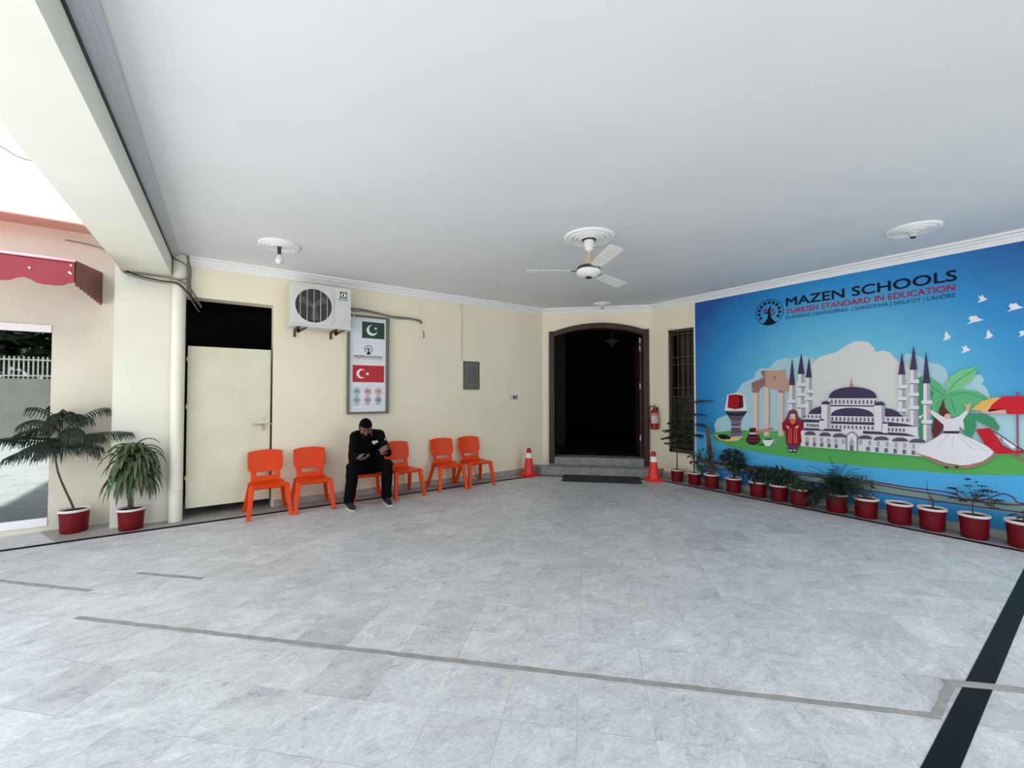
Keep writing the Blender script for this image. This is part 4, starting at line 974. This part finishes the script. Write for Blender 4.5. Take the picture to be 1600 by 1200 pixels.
capsule(bm, H(0, -.03, -.05), .056, NEC, .062); capsule(bm, NEC, .07, CHE, .12); capsule(bm, CHE, .12, WST, .12); capsule(bm, WST, .12, PEL, .12)
def hand(w_, dir_, nrm, s, curl, spread=.1, sc=1.0):
    """palm from the wrist along dir_; nrm is the back of the hand; s puts the thumb on one side"""
    d = V(dir_).normalized(); n_ = V(nrm); n_ = (n_-d*n_.dot(d)).normalized(); t = d.cross(n_)*s
    for k, (off, ln_) in enumerate(((-.030, .066), (-.010, .074), (.010, .071), (.028, .058))):
        a = w_+t*off*.55*sc; b = w_+d*.088*sc+t*off*sc*1.05; capsule(bm, a, .014*sc, b, .0125*sc, 10)
        p = b; dd = (d-t*off*spread*8*-1).normalized()
        for q, (fr_, rr) in enumerate(((.45, .0088), (.32, .0080), (.23, .0070))):
            dd = (Matrix.Rotation(curl*(1.0, 1.1, .8)[q]*(1+k*.08), 3, t*-s) @ dd) if False else (dd*math.cos(curl*(.8, 1.1, .8)[q])-n_*math.sin(curl*(.8, 1.1, .8)[q])).normalized()
            e_ = p+dd*ln_*fr_*1.15*sc; capsule(bm, p, rr*sc, e_, rr*.93*sc, 8); p = e_
    p0 = w_+d*.022*sc-t*.026*sc; p1 = p0+(d*.6-t*.75-n_*.25).normalized()*.042*sc; p2 = p1+(d*.95-t*.15-n_*.35).normalized()*.030*sc; p3 = p2+(d*.9+t*.1-n_*.45).normalized()*.024*sc
    capsule(bm, p0, .015*sc, p1, .011*sc, 10); capsule(bm, p1, .0105*sc, p2, .0095*sc, 8); capsule(bm, p2, .0095*sc, p3, .0085*sc, 8)
for s in (-1, 1):
    capsule(bm, CHE+V((0, 0, .05)), .09, SH[s], .050); capsule(bm, SH[s], .048, EL[s], .038); capsule(bm, EL[s], .037, WR[s], .026)
    capsule(bm, PEL, .09, HP[s], .085); capsule(bm, HP[s], .080, KN[s]+V((0, .03, -.01)), .044); capsule(bm, KN[s]+V((0, .03, -.01)), .042, AN[s]+V((0, .015, 0)), .026); capsule(bm, AN[s]+V((0, .015, 0)), .026, AN[s]+V((0, -.10, -.055)), .020)
hand(WR[-1], (.50, -.62, .12), (.1, .1, -.9), 1, .55)          # palm up, holding the phone
hand(WR[1], (.62, -.40, .52), (-.25, -.85, .35), -1, .28)       # other hand raised in front of the chest
body = remesh('body', bm, M_SKIN, man, .0045, 3)
# eyes and brows
bm = B()
for s in (-1, 1): ellipsoid(bm, H(.030*s, .0825, .002), (hr*.013, hf*.006, hu*.0065), 12, 8)
finish('eyes', bm, mat('eye_dark', (60, 44, 40), .3), body, smooth='all')
bm = B()
for s in (-1, 1): capsule(bm, H(.014*s, .096, .024), .004, H(.050*s, .080, .026), .003, 8)
finish('eyebrows', bm, M_HAIR, body, smooth='all')
# hair cap and short beard
def shell(name, keep, scale, m_, c=(0, -.008, .018), rad=(.076, .094, .092)):
    bm = B(); ellipsoid(bm, (0, 0, 0), (V((rad[0], 0, 0)), V((0, rad[1], 0)), V((0, 0, rad[2]))), 40, 30)
    kill = [f for f in bm.faces if not keep(f.calc_center_median())]
    bmesh.ops.delete(bm, geom=kill, context='FACES')
    for v in bm.verts: v.co = H(c[0]+v.co.x*scale, c[1]+v.co.y*scale, c[2]+v.co.z*scale)
    o = finish(name, bm, m_, body, smooth='all'); md = o.modifiers.new('s', 'SOLIDIFY'); md.thickness = .010; md.offset = 0
    return o
shell('hair', lambda c: c.z > .030+.0*c.y or (c.y < .02 and c.z > -.045), 1.075, M_HAIR)
shell('beard', lambda c: c.z < -.040 and c.y > -.02 and not (abs(c.x) < .02 and c.z > -.052), 1.02, M_HAIR, (0, .022, -.030), (.063, .076, .080))
# sweater
bm = B()
capsule(bm, NEC+V((-.005, -.01, .0)), .068, CHE, .135); capsule(bm, CHE, .15, WST, .145); capsule(bm, WST, .145, PEL+V((0, 0, .02)), .15)
capsule(bm, CHE+V((-.10, -.02, .03)), .095, CHE+V((.10, -.02, .03)), .095); capsule(bm, CHE+V((-.12, .03, .07)), .075, CHE+V((.13, .03, .075)), .078)
capsule(bm, WST+V((-.10, -.02, 0)), .115, WST+V((.12, -.02, 0)), .115); capsule(bm, WST+V((-.10, -.03, .1)), .11, WST+V((.13, -.03, .1)), .11); capsule(bm, NEC+V((-.04, .03, -.02)), .06, NEC+V((.05, .03, -.02)), .06)
for s in (-1, 1):
    capsule(bm, CHE+V((.05*s, .0, .07)), .10, SH[s], .074); capsule(bm, SH[s], .072, EL[s], .058); capsule(bm, EL[s], .058, WR[s]-(WR[s]-EL[s])*.06, .040)
capsule(bm, WST+V((.15, -.06, -.02)), .10, HP[1]+V((.07, -.14, .06)), .09); capsule(bm, WST+V((-.14, -.06, -.02)), .10, HP[-1]+V((-.07, -.14, .06)), .09)
capsule(bm, NEC, .072, NEC+(HC_-NEC)*.42+V((0, .03, 0)), .060)
jk = remesh('sweater', bm, M_JACK, man, .009, 4, fold=.018)
bm = B()   # crest on the chest and patch on the sleeve, following the cloth
def patch(name, pts, y_, m_, dirv=(0, -1, 0)):
    bm = B(); vs = []
    for x, z in pts:
        org = L3((x, y_, z)); hit, loc, nr, idx = jk.ray_cast(org, V((0, 1, 0)))
        vs.append(bm.verts.new((loc if hit else org+V((0, .2, 0)))+V((0, -.004, 0))))
    c = bm.verts.new(sum((v.co for v in vs), V())/len(vs)+V((0, -.003, 0)))
    for i in range(len(vs)): bm.faces.new([vs[i], vs[(i+1) % len(vs)], c])
    return finish(name, bm, m_, jk)
patch('chest_crest', [(1.845, .865), (1.87, .872), (1.895, .865), (1.92, .875), (1.928, .85), (1.91, .822), (1.888, .812), (1.862, .825), (1.845, .848)], 5.6, M_FW2)
patch('crest_bird', [(1.872, .852), (1.902, .850), (1.892, .838), (1.89, .826), (1.882, .826), (1.88, .838)], 5.595, M_INK)
patch('sleeve_patch', [(2.005, .905), (2.022, .900), (2.024, .872), (2.007, .875)], 5.6, M_FW2)
patch('sleeve_patch', [(2.028, .898), (2.040, .892), (2.041, .880), (2.030, .882)], 5.6, mat('pink_thread', (190, 120, 130), .6))
# trousers
bm = B()
capsule(bm, PEL+V((-.06, .0, -.01)), .125, PEL+V((.06, .0, -.01)), .125)
for s in (-1, 1):
    capsule(bm, HP[s], .110, KN[s]+V((0, .02, 0)), .080); capsule(bm, KN[s], .079, KN[s]+V((.003*s, .02, -.2)), .075); capsule(bm, KN[s]+V((.003*s, .02, -.2)), .075, AN[s]+V((0, .01, .015)), .070)
tr = remesh('trousers', bm, M_TROU, man, .009, 4, fold=.020)
# shoes
for s in (-1, 1):
    sh = empty('shoe'); sh.parent = man; a = AN[s]; x, y = a.x, a.y
    bm = B(); capsule(bm, (x, y+.02, .075), .038, (x, y-.06, .058), .040); capsule(bm, (x, y-.06, .055), .040, (x-.01*s, y-.15, .045), .034); capsule(bm, (x, y+.045, .05), .034, (x, y, .05), .036); capsule(bm, (x, y+.01, .08), .036, (x, y+.012, .10), .034)
    for v in bm.verts: v.co.z = max(v.co.z, .022)
    up_ = remesh('shoe_upper', bm, mat('black_shoe', (22, 22, 24), .7), None, .006, 3); up_.parent = sh
    bm = B(); prof = [(0, .078), (.033, .068), (.038, .03), (.036, -.03), (.041, -.09), (.041, -.14), (.030, -.175), (.0, -.188)]
    out = [(x+px, y+py, 0) for px, py in prof]+[(x-px, y+py, 0) for px, py in prof[1:-1][::-1]]
    prism(bm, out, (0, 0, .004), (0, 0, .026)); finish('shoe_sole', bm, mat('pale_sole', (206, 204, 196), .6), sh, bevel=.003)
    bm = B()
    for k in range(4): tube(bm, [(x-.02, y-.045-.022*k, .099-.006*k), (x, y-.05-.022*k, .102-.006*k), (x+.02, y-.045-.022*k, .099-.006*k)], .003, 6)
    finish('laces', bm, M_DGREY, sh)
ph = empty('mobile_phone', (1.585, 5.775, .715)); ph.rotation_euler = (math.radians(18), math.radians(-14), math.radians(-42)); tag(ph, "dark mobile phone held in the seated man's hand", 'phone')
bm = B(); box(bm, -.036, .036, -.075, .075, -.004, .004); finish('phone_body', bm, M_DGREY, ph, bevel=.003)
bm = B(); box(bm, -.033, .033, -.070, .070, .004, .0045); finish('phone_screen', bm, mat('phone_screen', (120, 130, 140), .1), ph)

# ------------------------------------------------------------------ cones, mat, extinguisher
M_CONE = mat('cone_red_orange', (232, 38, 22), .4, var=.08, scale=9); M_CONED = mat('cone_top_dark_red', (178, 26, 24), .5)
def cone():
    c = empty('traffic_cone')
    bm = B(); box(bm, -.145, .145, -.145, .145, 0, .028); box(bm, -.115, .115, -.115, .115, .028, .045); finish('base', bm, M_CONE, c, bevel=.012)
    bm = B(); lathe(bm, [(.108, .04), (.098, .07), (.062, .34)], n=28); finish('cone_body', bm, M_CONE, c, smooth=True)
    bm = B(); lathe(bm, [(.063, .335), (.064, .34), (.050, .43), (.048, .432)], n=28); finish('reflective_band', bm, M_FW2, c, smooth=True)
    bm = B(); lathe(bm, [(.049, .430), (.036, .505), (.030, .515)], n=28); finish('cone_top', bm, M_CONED, c, smooth=True)
    return c
k1 = cone(); k1.location = (4.86, 6.38, .0025); k1.rotation_euler = (0, 0, .25); tag(k1, 'red traffic cone with white band left of the steps, in the wall corner', 'traffic cone', 'traffic cones by the steps')
k2 = copy_tree(k1); k2.location = (6.40, 4.74, .0025); k2.rotation_euler = (0, 0, .78); tag(k2, 'red traffic cone with white band right of the steps, beside the first pot', 'traffic cone', 'traffic cones by the steps')
bm = B(); P_ = [(5.44, 6.05, 0), (6.42, 5.07, 0), (5.99, 4.66, 0), (5.01, 5.62, 0)]; prism(bm, P_, (0, 0, .0035), (0, 0, .014))
mt = finish('door_mat', bm, mat('dark_grey_mat', (52, 52, 50), .95, var=.3, scale=60, bump=.8), bevel=.004); tag(mt, 'dark grey rectangular door mat on the floor before the steps', 'door mat')
ex = empty('fire_extinguisher', (6.835, 5.03, .87)); tag(ex, 'red fire extinguisher hanging on the wall between doorway and barred window', 'fire extinguisher')
M_EXR = mat('extinguisher_red', (160, 14, 30), .3)
bm = B(); lathe(bm, [(.055, 0), (.072, .012), (.075, .03), (.075, .30), (.066, .34), (.042, .37), (.025, .38), (.022, .40)], n=24); finish('cylinder', bm, M_EXR, ex, smooth=True)
bm = B(); lathe(bm, [(.0758, .12), (.0758, .27)], n=24, cap=False); bmesh.ops.delete(bm, geom=[f for f in bm.faces if f.calc_center_median().dot(V((-.77, -.64, 0))) < .03], context='FACES'); finish('paper_label', bm, mat('pink_label', (216, 186, 190), .6), ex)
bm = B(); lathe(bm, [(.0758, .29), (.0758, .305)], n=24, cap=False); finish('white_band', bm, mat('yellow_white_label', (222, 210, 160), .6), ex)
bm = B(); lathe(bm, [(.018, .40), (.018, .43)], n=14); tube(bm, [(0, 0, .44), (-.03, -.03, .46), (-.07, -.06, .455)], .009, 6); tube(bm, [(0, 0, .425), (-.03, -.03, .43), (-.07, -.06, .415)], .008, 6); finish('valve_handle', bm, mat('extinguisher_dark_red', (110, 20, 26), .4), ex)
bm = B(); tube(bm, spline([(0, .01, .42), (-.02, .07, .44), (-.02, .105, .36), (-.02, .10, .22), (-.015, .09, .12)], 6), .009, 8); finish('hose', bm, M_BCABLE, ex, smooth=True)
bm = B(); box(bm, .07, .094, -.02, .02, .30, .42); finish('wall_bracket', bm, M_DGREY, ex)

# ------------------------------------------------------------------ potted plants
def pot(name, x, y, label, s=1.0, group='red pots with white rims', rz=0, kr=.92):
    p = empty(name, (x, y, .0025), rz); tag(p, label, 'potted plant', group)
    bm = B(); lathe(bm, [(.112*s*kr, 0), (.118*s*kr, .012), (.121*s*kr, .10*s), (.129*s*kr, .20*s), (.131*s*kr, .222*s)], n=32); finish('pot', bm, M_RED, p, smooth=True)
    bm = B(); lathe(bm, [(.131*s*kr, .216*s), (.139*s*kr, .219*s), (.142*s*kr, .226*s), (.143*s*kr, .238*s), (.139*s*kr, .243*s), (.130*s*kr, .243*s), (.127*s*kr, .236*s), (.127*s*kr, .215*s)], n=32, cap=False); finish('pot_rim', bm, M_RIM, p, smooth=True)
    bm = B(); lathe(bm, [(.128*s*kr, .205*s), (.128*s*kr, .222*s), (.06*s*kr, .228*s)], n=24); finish('soil', bm, M_SOIL, p)
    return p
def clamp_local(p, o):     # keep foliage out of the walls (world limits)
    wx, wy = p.x+o.location.x, p.y+o.location.y
    if o.location.x > 3: wx = min(wx, 6.89 if wy < 4.24 else 6.90)
    else:
        wy = min(wy, 6.92 if wx < -1.0 else 6.625)
    return V((wx-o.location.x, wy-o.location.y, p.z))
def leaf(bm, b, d, ln_, wd, droop, o, seg=4, fold=.25, roll=0, mi=0):
    b, d = V(b), V(d).normalized(); prev = None; p = b.copy()
    side = d.cross(V((0, 0, 1)))
    if side.length < .05: side = V((1, 0, 0))
    side = (Matrix.Rotation(roll, 3, d) @ side.normalized())
    for k in range(seg+1):
        t = k/seg; wk = wd*math.sin(PI*min(1, .12+.88*t))**.8*(1 if t < 1 else .02)
        up = side.cross(d).normalized()
        ctr = clamp_local(p, o); a = clamp_local(p+side*wk/2+up*wk*fold, o); c = clamp_local(p-side*wk/2+up*wk*fold, o)
        cur = [bm.verts.new(q) for q in (a, ctr, c)]
        if prev:
            for i in (0, 1):
                f = bm.faces.new([prev[i], prev[i+1], cur[i+1], cur[i]]); f.material_index = mi
        prev = cur; p = p+d*ln_/seg; d = (d+V((0, 0, -droop/seg))).normalized()
def stemline(o, pts, r, m_, name='stem'):
    bm = B(); tube(bm, [clamp_local(q, o) for q in spline(pts, 5)], r if not isinstance(r, tuple) else [r[0]+(r[1]-r[0])*i/((len(pts)-1)*5) for i in range((len(pts)-1)*5+1)], 7); return finish(name, bm, m_, o, smooth=True)

# Norfolk pine, left
rnd = random.Random(5)
def norfolk(o, base, top, whorls, seed, tw=.11, m_=M_PINE, nbr=6, curve=(0, 0), loose=0):
    rnd = random.Random(seed); mid = (V(base)+V(top))*.5+V((curve[0], curve[1], 0))
    stemline(o, [base, mid, top], (.011, .006), M_BARK)
    bm = B()
    for (z, ln_, n, rise, drp) in whorls:
        t = (z-base[2])/(top[2]-base[2]); c0 = V(base).lerp(V(top), t)+V((curve[0], curve[1], 0))*4*t*(1-t)*.5; c0.z = z
        for k in range(n):
            a = 2*PI*k/n+rnd.uniform(-.25, .25)+z*7; L_ = ln_*rnd.uniform(.85-.2*loose, 1.1); pts = []; rs = rise*rnd.uniform(1-.7*loose, 1+.9*loose); dp_ = drp*rnd.uniform(1-.5*loose, 1+.6*loose)
            for i in range(13):
                u = i/12; pts.append(clamp_local(c0+V((math.cos(a)*L_*u, math.sin(a)*L_*u, rs*math.sin(u*1.5)-dp_*u*u)), o))
            tube(bm, pts, [.005-.003*i/12 for i in range(13)], 4)
            m = int(L_/(.023 if loose else .016))
            for j in range(2, m):
                u = j/m*12; i = min(int(u), 11); p = pts[i].lerp(pts[i+1], u-i); dr = (pts[i+1]-pts[i]).normalized()
                for s in (-1, 1):
                    sd = dr.cross(V((0, 0, 1)))*s; l2 = tw*rnd.uniform(.7, 1.1)*(1-.55*(j/m)**3)
                    q1 = p+(sd*.5+dr*.45+V((0, 0, -.25-.35*loose)))*l2*.5; q2 = q1+(sd*.2+dr*.3+V((0, 0, -.95)))*l2*.6
                    tube(bm, [clamp_local(v, o) for v in (p, q1, q2)], [.0058, .0062, .002], 3, cap=False)
    return finish('foliage', bm, m_, o)
p1 = pot('potted_pine', -1.285, 6.735, 'potted Norfolk pine with wide drooping fronds beside the left window', 1.06)
norfolk(p1, (0, 0, .24), (-.105, 0, 1.33), [(.96, .50, 5, .06, .16), (1.03, .60, 6, .10, .08), (1.12, .52, 5, .20, .12), (1.24, .32, 5, .16, .13), (1.32, .20, 5, .10, .12)], 4, tw=.17, curve=(-.10, 0), loose=1)
# strap leaved dracaena
p2 = pot('potted_dracaena', -.775, 6.49, 'potted dracaena with drooping strap leaves beside the drain pipe', 1.0)
stemline(p2, [(-.01, 0, .23), (.0, 0, .42), (.015, 0, .62), (.0, 0, .80)], (.028, .018), M_BARK, 'trunk')
bm = B(); rnd = random.Random(11)
for i in range(105):
    z = .56+.30*(i/105); a = i*2.4; el = .25+1.05*(i/105)+rnd.uniform(-.15, .15)
    leaf(bm, (.015, 0, z), (math.cos(a)*math.cos(el), math.sin(a)*math.cos(el), math.sin(el)), rnd.uniform(.34, .46), .044, rnd.uniform(3.0, 4.6), p2, seg=8, mi=0 if rnd.random() < .75 else 1)
finish('foliage', bm, [M_STRAP, M_LEAF2], p2)
leafb = B(); leaf(leafb, (-.08, -.05, .62), (-.6, -.3, .1), .40, .02, 4.5, p2, seg=7); finish('hanging_leaf', leafb, M_STRAP, p2)

def bush(o, c, rad, n, ln_, wd, seed, m_=M_LEAF, droop=.8, base=(0, 0, .22), stems=5, sr=.004):
    rnd = random.Random(seed); c = V(c); bm = B(); sb = B(); tips = []
    for k in range(stems):
        a = 2*PI*k/stems+rnd.random(); q = c+V((math.cos(a)*rad[0]*.6, math.sin(a)*rad[1]*.6, rad[2]*rnd.uniform(-.2, .8)))
        mid = V(base).lerp(q, .5)+V((0, 0, .03)); pts = [clamp_local(v, o) for v in spline([base, mid, q], 4)]; tube(sb, pts, sr, 5); tips += pts[2:]
    for i in range(n):
        while True:
            p = V((rnd.uniform(-1, 1), rnd.uniform(-1, 1), rnd.uniform(-1, 1)))
            if p.length < 1: break
        q = c+V((p.x*rad[0], p.y*rad[1], p.z*rad[2])); d = V((p.x, p.y, p.z*.5+.1))+V((rnd.uniform(-.6, .6), rnd.uniform(-.6, .6), rnd.uniform(-.3, .4)))
        leaf(bm, q, d, ln_*rnd.uniform(.7, 1.2), wd*rnd.uniform(.8, 1.2), droop, o, seg=3, roll=rnd.uniform(-.6, .6))
    finish('stems', sb, M_BARK, o); return finish('foliage', bm, m_, o)
PX = 6.70
# 1, 2: thin tall araucarias before the barred window
q = pot('potted_pine', PX, 4.47, 'potted thin pine nearest the right cone, foliage across the barred window', .88)
norfolk(q, (0, 0, .2), (0, 0, 1.10), [(.66, .26, 5, .02, .02), (.76, .26, 6, .04, .06), (.88, .25, 6, .05, .05), (1.0, .20, 6, .06, .04), (1.08, .12, 5, .05, 0)], 8, tw=.07)
q = pot('potted_pine', PX, 4.14, 'tallest thin potted pine, second pot in the right wall row', .86)
norfolk(q, (0, 0, .2), (0, 0, 1.46), [(1.40, .36, 5, .05, .02), (1.20, .22, 4, .02, .05), (1.02, .22, 5, .03, .06), (.84, .20, 5, .03, .06), (.50, .12, 4, .01, .06), (.40, .10, 4, .0, .04)], 9, tw=.055)
# 3: log with climber
q = pot('potted_climber', PX, 3.835, 'pot with a thick leaning brown log and climbing leaves at the mural edge', .95)
bm = B(); tube(bm, [(0, 0, .20), (.01, .02, .45), (.0, .04, .75), (-.01, .055, 1.0)], [.040, .037, .034, .031], 10); finish('log', bm, mat('mossy_log', (110, 82, 60), .95, var=.4, scale=22, bump=.8), q, smooth=True)
bush(q, (-.02, .12, .42), (.12, .15, .18), 46, .09, .045, 21, M_LEAF2, 1.0)
rnd = random.Random(3); bm = B()
for i in range(14):
    z = .35+i*.026; leaf(bm, (-.03, .0, z), (-.5, rnd.uniform(-.9, .9), .4), .08, .04, 1.2, q, seg=3)
finish('climbing_leaves', bm, M_LEAF, q)
q = pot('potted_shrub', PX, 3.475, 'potted dark leafy shrub in front of the printed slipper and drum', .93)
bush(q, (-.0, .02, .50), (.13, .17, .16), 240, .075, .036, 22, M_LEAF, .9, stems=6); bush(q, (-.02, -.16, .34), (.09, .14, .10), 40, .08, .03, 23, M_LEAF, 1.2, stems=4)
q = pot('potted_shrub', PX, 3.11, 'pot with sparse trailing leaves and a chipped white rim', .95)
bush(q, (-.02, .0, .33), (.11, .17, .09), 110, .08, .03, 24, M_LEAF, 1.2, stems=4)
bm = B(); box(bm, -.130, -.112, -.03, .0, .19, .226); finish('rim_chip', bm, M_BCABLE, q)
q = pot('potted_shrub', PX, 2.82, 'pot with wide low spreading foliage, left of the overhanging creeper', .96)
bush(q, (-.02, .02, .35), (.12, .26, .10), 260, .09, .028, 25, M_LEAF, 1.3, stems=7)
q = pot('potted_creeper', PX-.02, 2.545, 'pot with dense creeper spilling over its right side', .97)
bush(q, (-.03, -.02, .27), (.13, .15, .065), 200, .05, .028, 26, M_LEAF2, 1.3, stems=5); bush(q, (-.03, -.165, .18), (.07, .055, .14), 120, .045, .026, 27, M_LEAF, 2.0, stems=4)
q = pot('potted_fern', PX, 2.125, 'pot with a tall bushy fern spilling over the front', 1.0)
rnd = random.Random(30); bm = B()
for i in range(80):
    a = rnd.uniform(0, 2*PI); el = rnd.uniform(.4, 1.5); L_ = rnd.uniform(.32, .50); p = V((0, 0, .23)); d = V((math.cos(a)*math.cos(el), math.sin(a)*math.cos(el), math.sin(el)))
    for k in range(11):
        p2_ = p+d*L_/11; d = (d+V((0, 0, -.17))).normalized(); sd = d.cross(V((0, 0, 1))); sd = sd.normalized() if sd.length > .01 else V((1, 0, 0))
        tube(bm, [clamp_local(p, q), clamp_local(p2_, q)], .002, 3, cap=False)
        if k > 2:
            for s in (-1, 1): leaf(bm, p2_, sd*s+d*.5, .066*(1.15-k/13), .022, .8, q, seg=2)
        p = p2_
finish('foliage', bm, M_LEAF, q); bush(q, (-.07, .0, .22), (.06, .07, .12), 50, .06, .02, 31, M_LEAF2, 1.6, stems=3)
q = pot('potted_sapling', PX, 1.82, 'pot with a few bare upright stems and small leaves beside the fern', 1.0)
for k, (dx, dy) in enumerate(((-.02, .16), (0, .07), (.01, -.08), (0, .12), (-.02, -.02))): stemline(q, [(0, 0, .22), (dx*.5, dy*.5, .32), (dx, dy, .40+.03*k)], (.006, .003), M_BARK)
bush(q, (0, .06, .42), (.06, .14, .06), 20, .06, .03, 32, M_LEAF2, .8, stems=0)
pot('flower_pot', PX, 1.505, 'empty soil filled red pot in the right row', 1.02, kr=.88)['category'] = 'flower pot'
q = pot('potted_twig', PX, 1.22, 'pot with one thin crooked twig in dark soil', 1.04, kr=.86)
stemline(q, [(0, 0, .22), (.0, -.01, .30), (-.01, .01, .36), (.0, .02, .40), (0, .035, .44), (0, .04, .56)], (.009, .002), M_BARK)
rnd = random.Random(40); bm = B()
for i in range(9): leaf(bm, (0, rnd.uniform(-.01, .02), .25+.02*i), (rnd.uniform(-1, 1), rnd.uniform(-1, 1), .5), .035, .014, 1, q, seg=2)
finish('small_leaves', bm, M_LEAF2, q)
q = pot('potted_sapling', PX, .895, 'pot with airy flat topped sapling near the right end', 1.05, kr=.85)
stemline(q, [(0, 0, .22), (0, .01, .32), (0, 0, .42)], (.007, .004), M_BARK)
rnd = random.Random(41); bm = B(); sb = B()
for i in range(26):
    a = rnd.uniform(0, 2*PI); R_ = rnd.uniform(.06, .27); p = V((math.cos(a)*R_*.6, math.sin(a)*R_, rnd.uniform(.38, .60)-R_*.2)); pts = [clamp_local(v, q) for v in spline([(0, 0, .38), V((0, 0, .42)).lerp(p, .5), p], 3)]; tube(sb, pts, .002, 4)
    for k in range(7): b = a+k*.9; leaf(bm, p, (math.cos(b), math.sin(b), .15), .052, .022, 1.0, q, seg=2)
finish('twigs', sb, M_BARK, q); finish('foliage', bm, M_LEAF, q)
q = pot('potted_shrub', PX-.01, .555, 'last red pot at the right edge, against the end of the mural', 1.1, kr=.84)
bush(q, (.05, -.05, .32), (.08, .1, .05), 24, .07, .03, 42, M_LEAF, 1.0, stems=3)
q = pot('potted_shrub', PX, .20, 'red pot with a shrub just beyond the right edge', 1.05)
bush(q, (0, 0, .42), (.14, .16, .13), 80, .07, .03, 43, M_LEAF, 1.0, stems=5)

# ------------------------------------------------------------------ the yard seen in the window glass
bm = B(); box(bm, -14, -4.2, -7.2, -7.0, 0, 2.05); box(bm, -1.2, 3.5, -7.2, -7.0, 0, 2.05); struct('wall_yard', bm, mat('grey_yard_wall', (150, 150, 144), .8, var=.15, scale=2))
gt = empty('yard_gate', (-2.7, -7.1, 0)); tag(gt, 'grey sheet metal double gate in the yard wall, seen reflected in the window', 'gate')
for x0, x1, m_ in ((-1.45, -.02, mat('gate_grey', (128, 130, 128), .6)), (.02, 1.45, mat('gate_blue_grey', (150, 158, 172), .6))):
    bm = B(); box(bm, x0, x1, -.03, .03, .05, 2.1); box(bm, x0, x1, .03, .045, 1.0, 1.05); finish('gate_leaf', bm, m_, gt)
bm = B(); box(bm, -1.5, 1.5, -.05, .05, 2.1, 2.2); finish('gate_lintel', bm, M_GREY, gt)
rl = empty('railing', (-8, -7.1, 2.05)); tag(rl, 'white railing on top of the yard wall, seen reflected in the window', 'railing')
bm = B(); box(bm, -5, 3.7, -.02, .02, .62, .66); box(bm, -5, 3.7, -.02, .02, .08, .12); finish('rails', bm, M_METAL, rl)
bm = B()
for k in range(80): box(bm, -5+k*.11-.015, -5+k*.11+.015, -.012, .012, 0, .75)
finish('pickets', bm, M_METAL, rl)['kind'] = 'stuff'
for i, (x, y, s) in enumerate(((-8.5, -9.4, 1.2), (-5.2, -9.0, 1.0), (-2.0, -9.3, 1.1), (-11.8, -9.2, 1.1), (1.2, -9.5, 1.05))):
    t = empty('tree', (x, y, 0)); tag(t, 'dark tree behind the yard wall, reflected in the window, %s' % ('left of the gate', 'just left of the gate post', 'behind the gate', 'far left one', 'right of the gate')[i], 'tree', 'trees behind the yard wall')
    bm = B(); tube(bm, [(0, 0, 0), (.1, 0, 1.5), (0, .1, 3.2*s)], [.18, .14, .08], 8); finish('trunk', bm, M_BARK, t)
    rnd = random.Random(60+i); bm = B()
    for k in range(2600):
        while True:
            p = V((rnd.uniform(-1, 1), rnd.uniform(-1, 1), rnd.uniform(-1, 1)))
            if .2 < p.length < 1: break
        c = V((p.x*2.1*s, p.y*1.6*s, 3.9*s+p.z*2.0*s)); u = V((rnd.uniform(-1, 1), rnd.uniform(-1, 1), rnd.uniform(-.5, .5))).normalized(); v = u.cross(V((rnd.uniform(-1, 1), rnd.uniform(-1, 1), 1))).normalized()
        bm.faces.new([bm.verts.new(c+u*.22), bm.verts.new(c+v*.13), bm.verts.new(c-u*.22), bm.verts.new(c-v*.13)])
    finish('crown', bm, mat('tree_leaf', (36, 50, 30), .8), t)
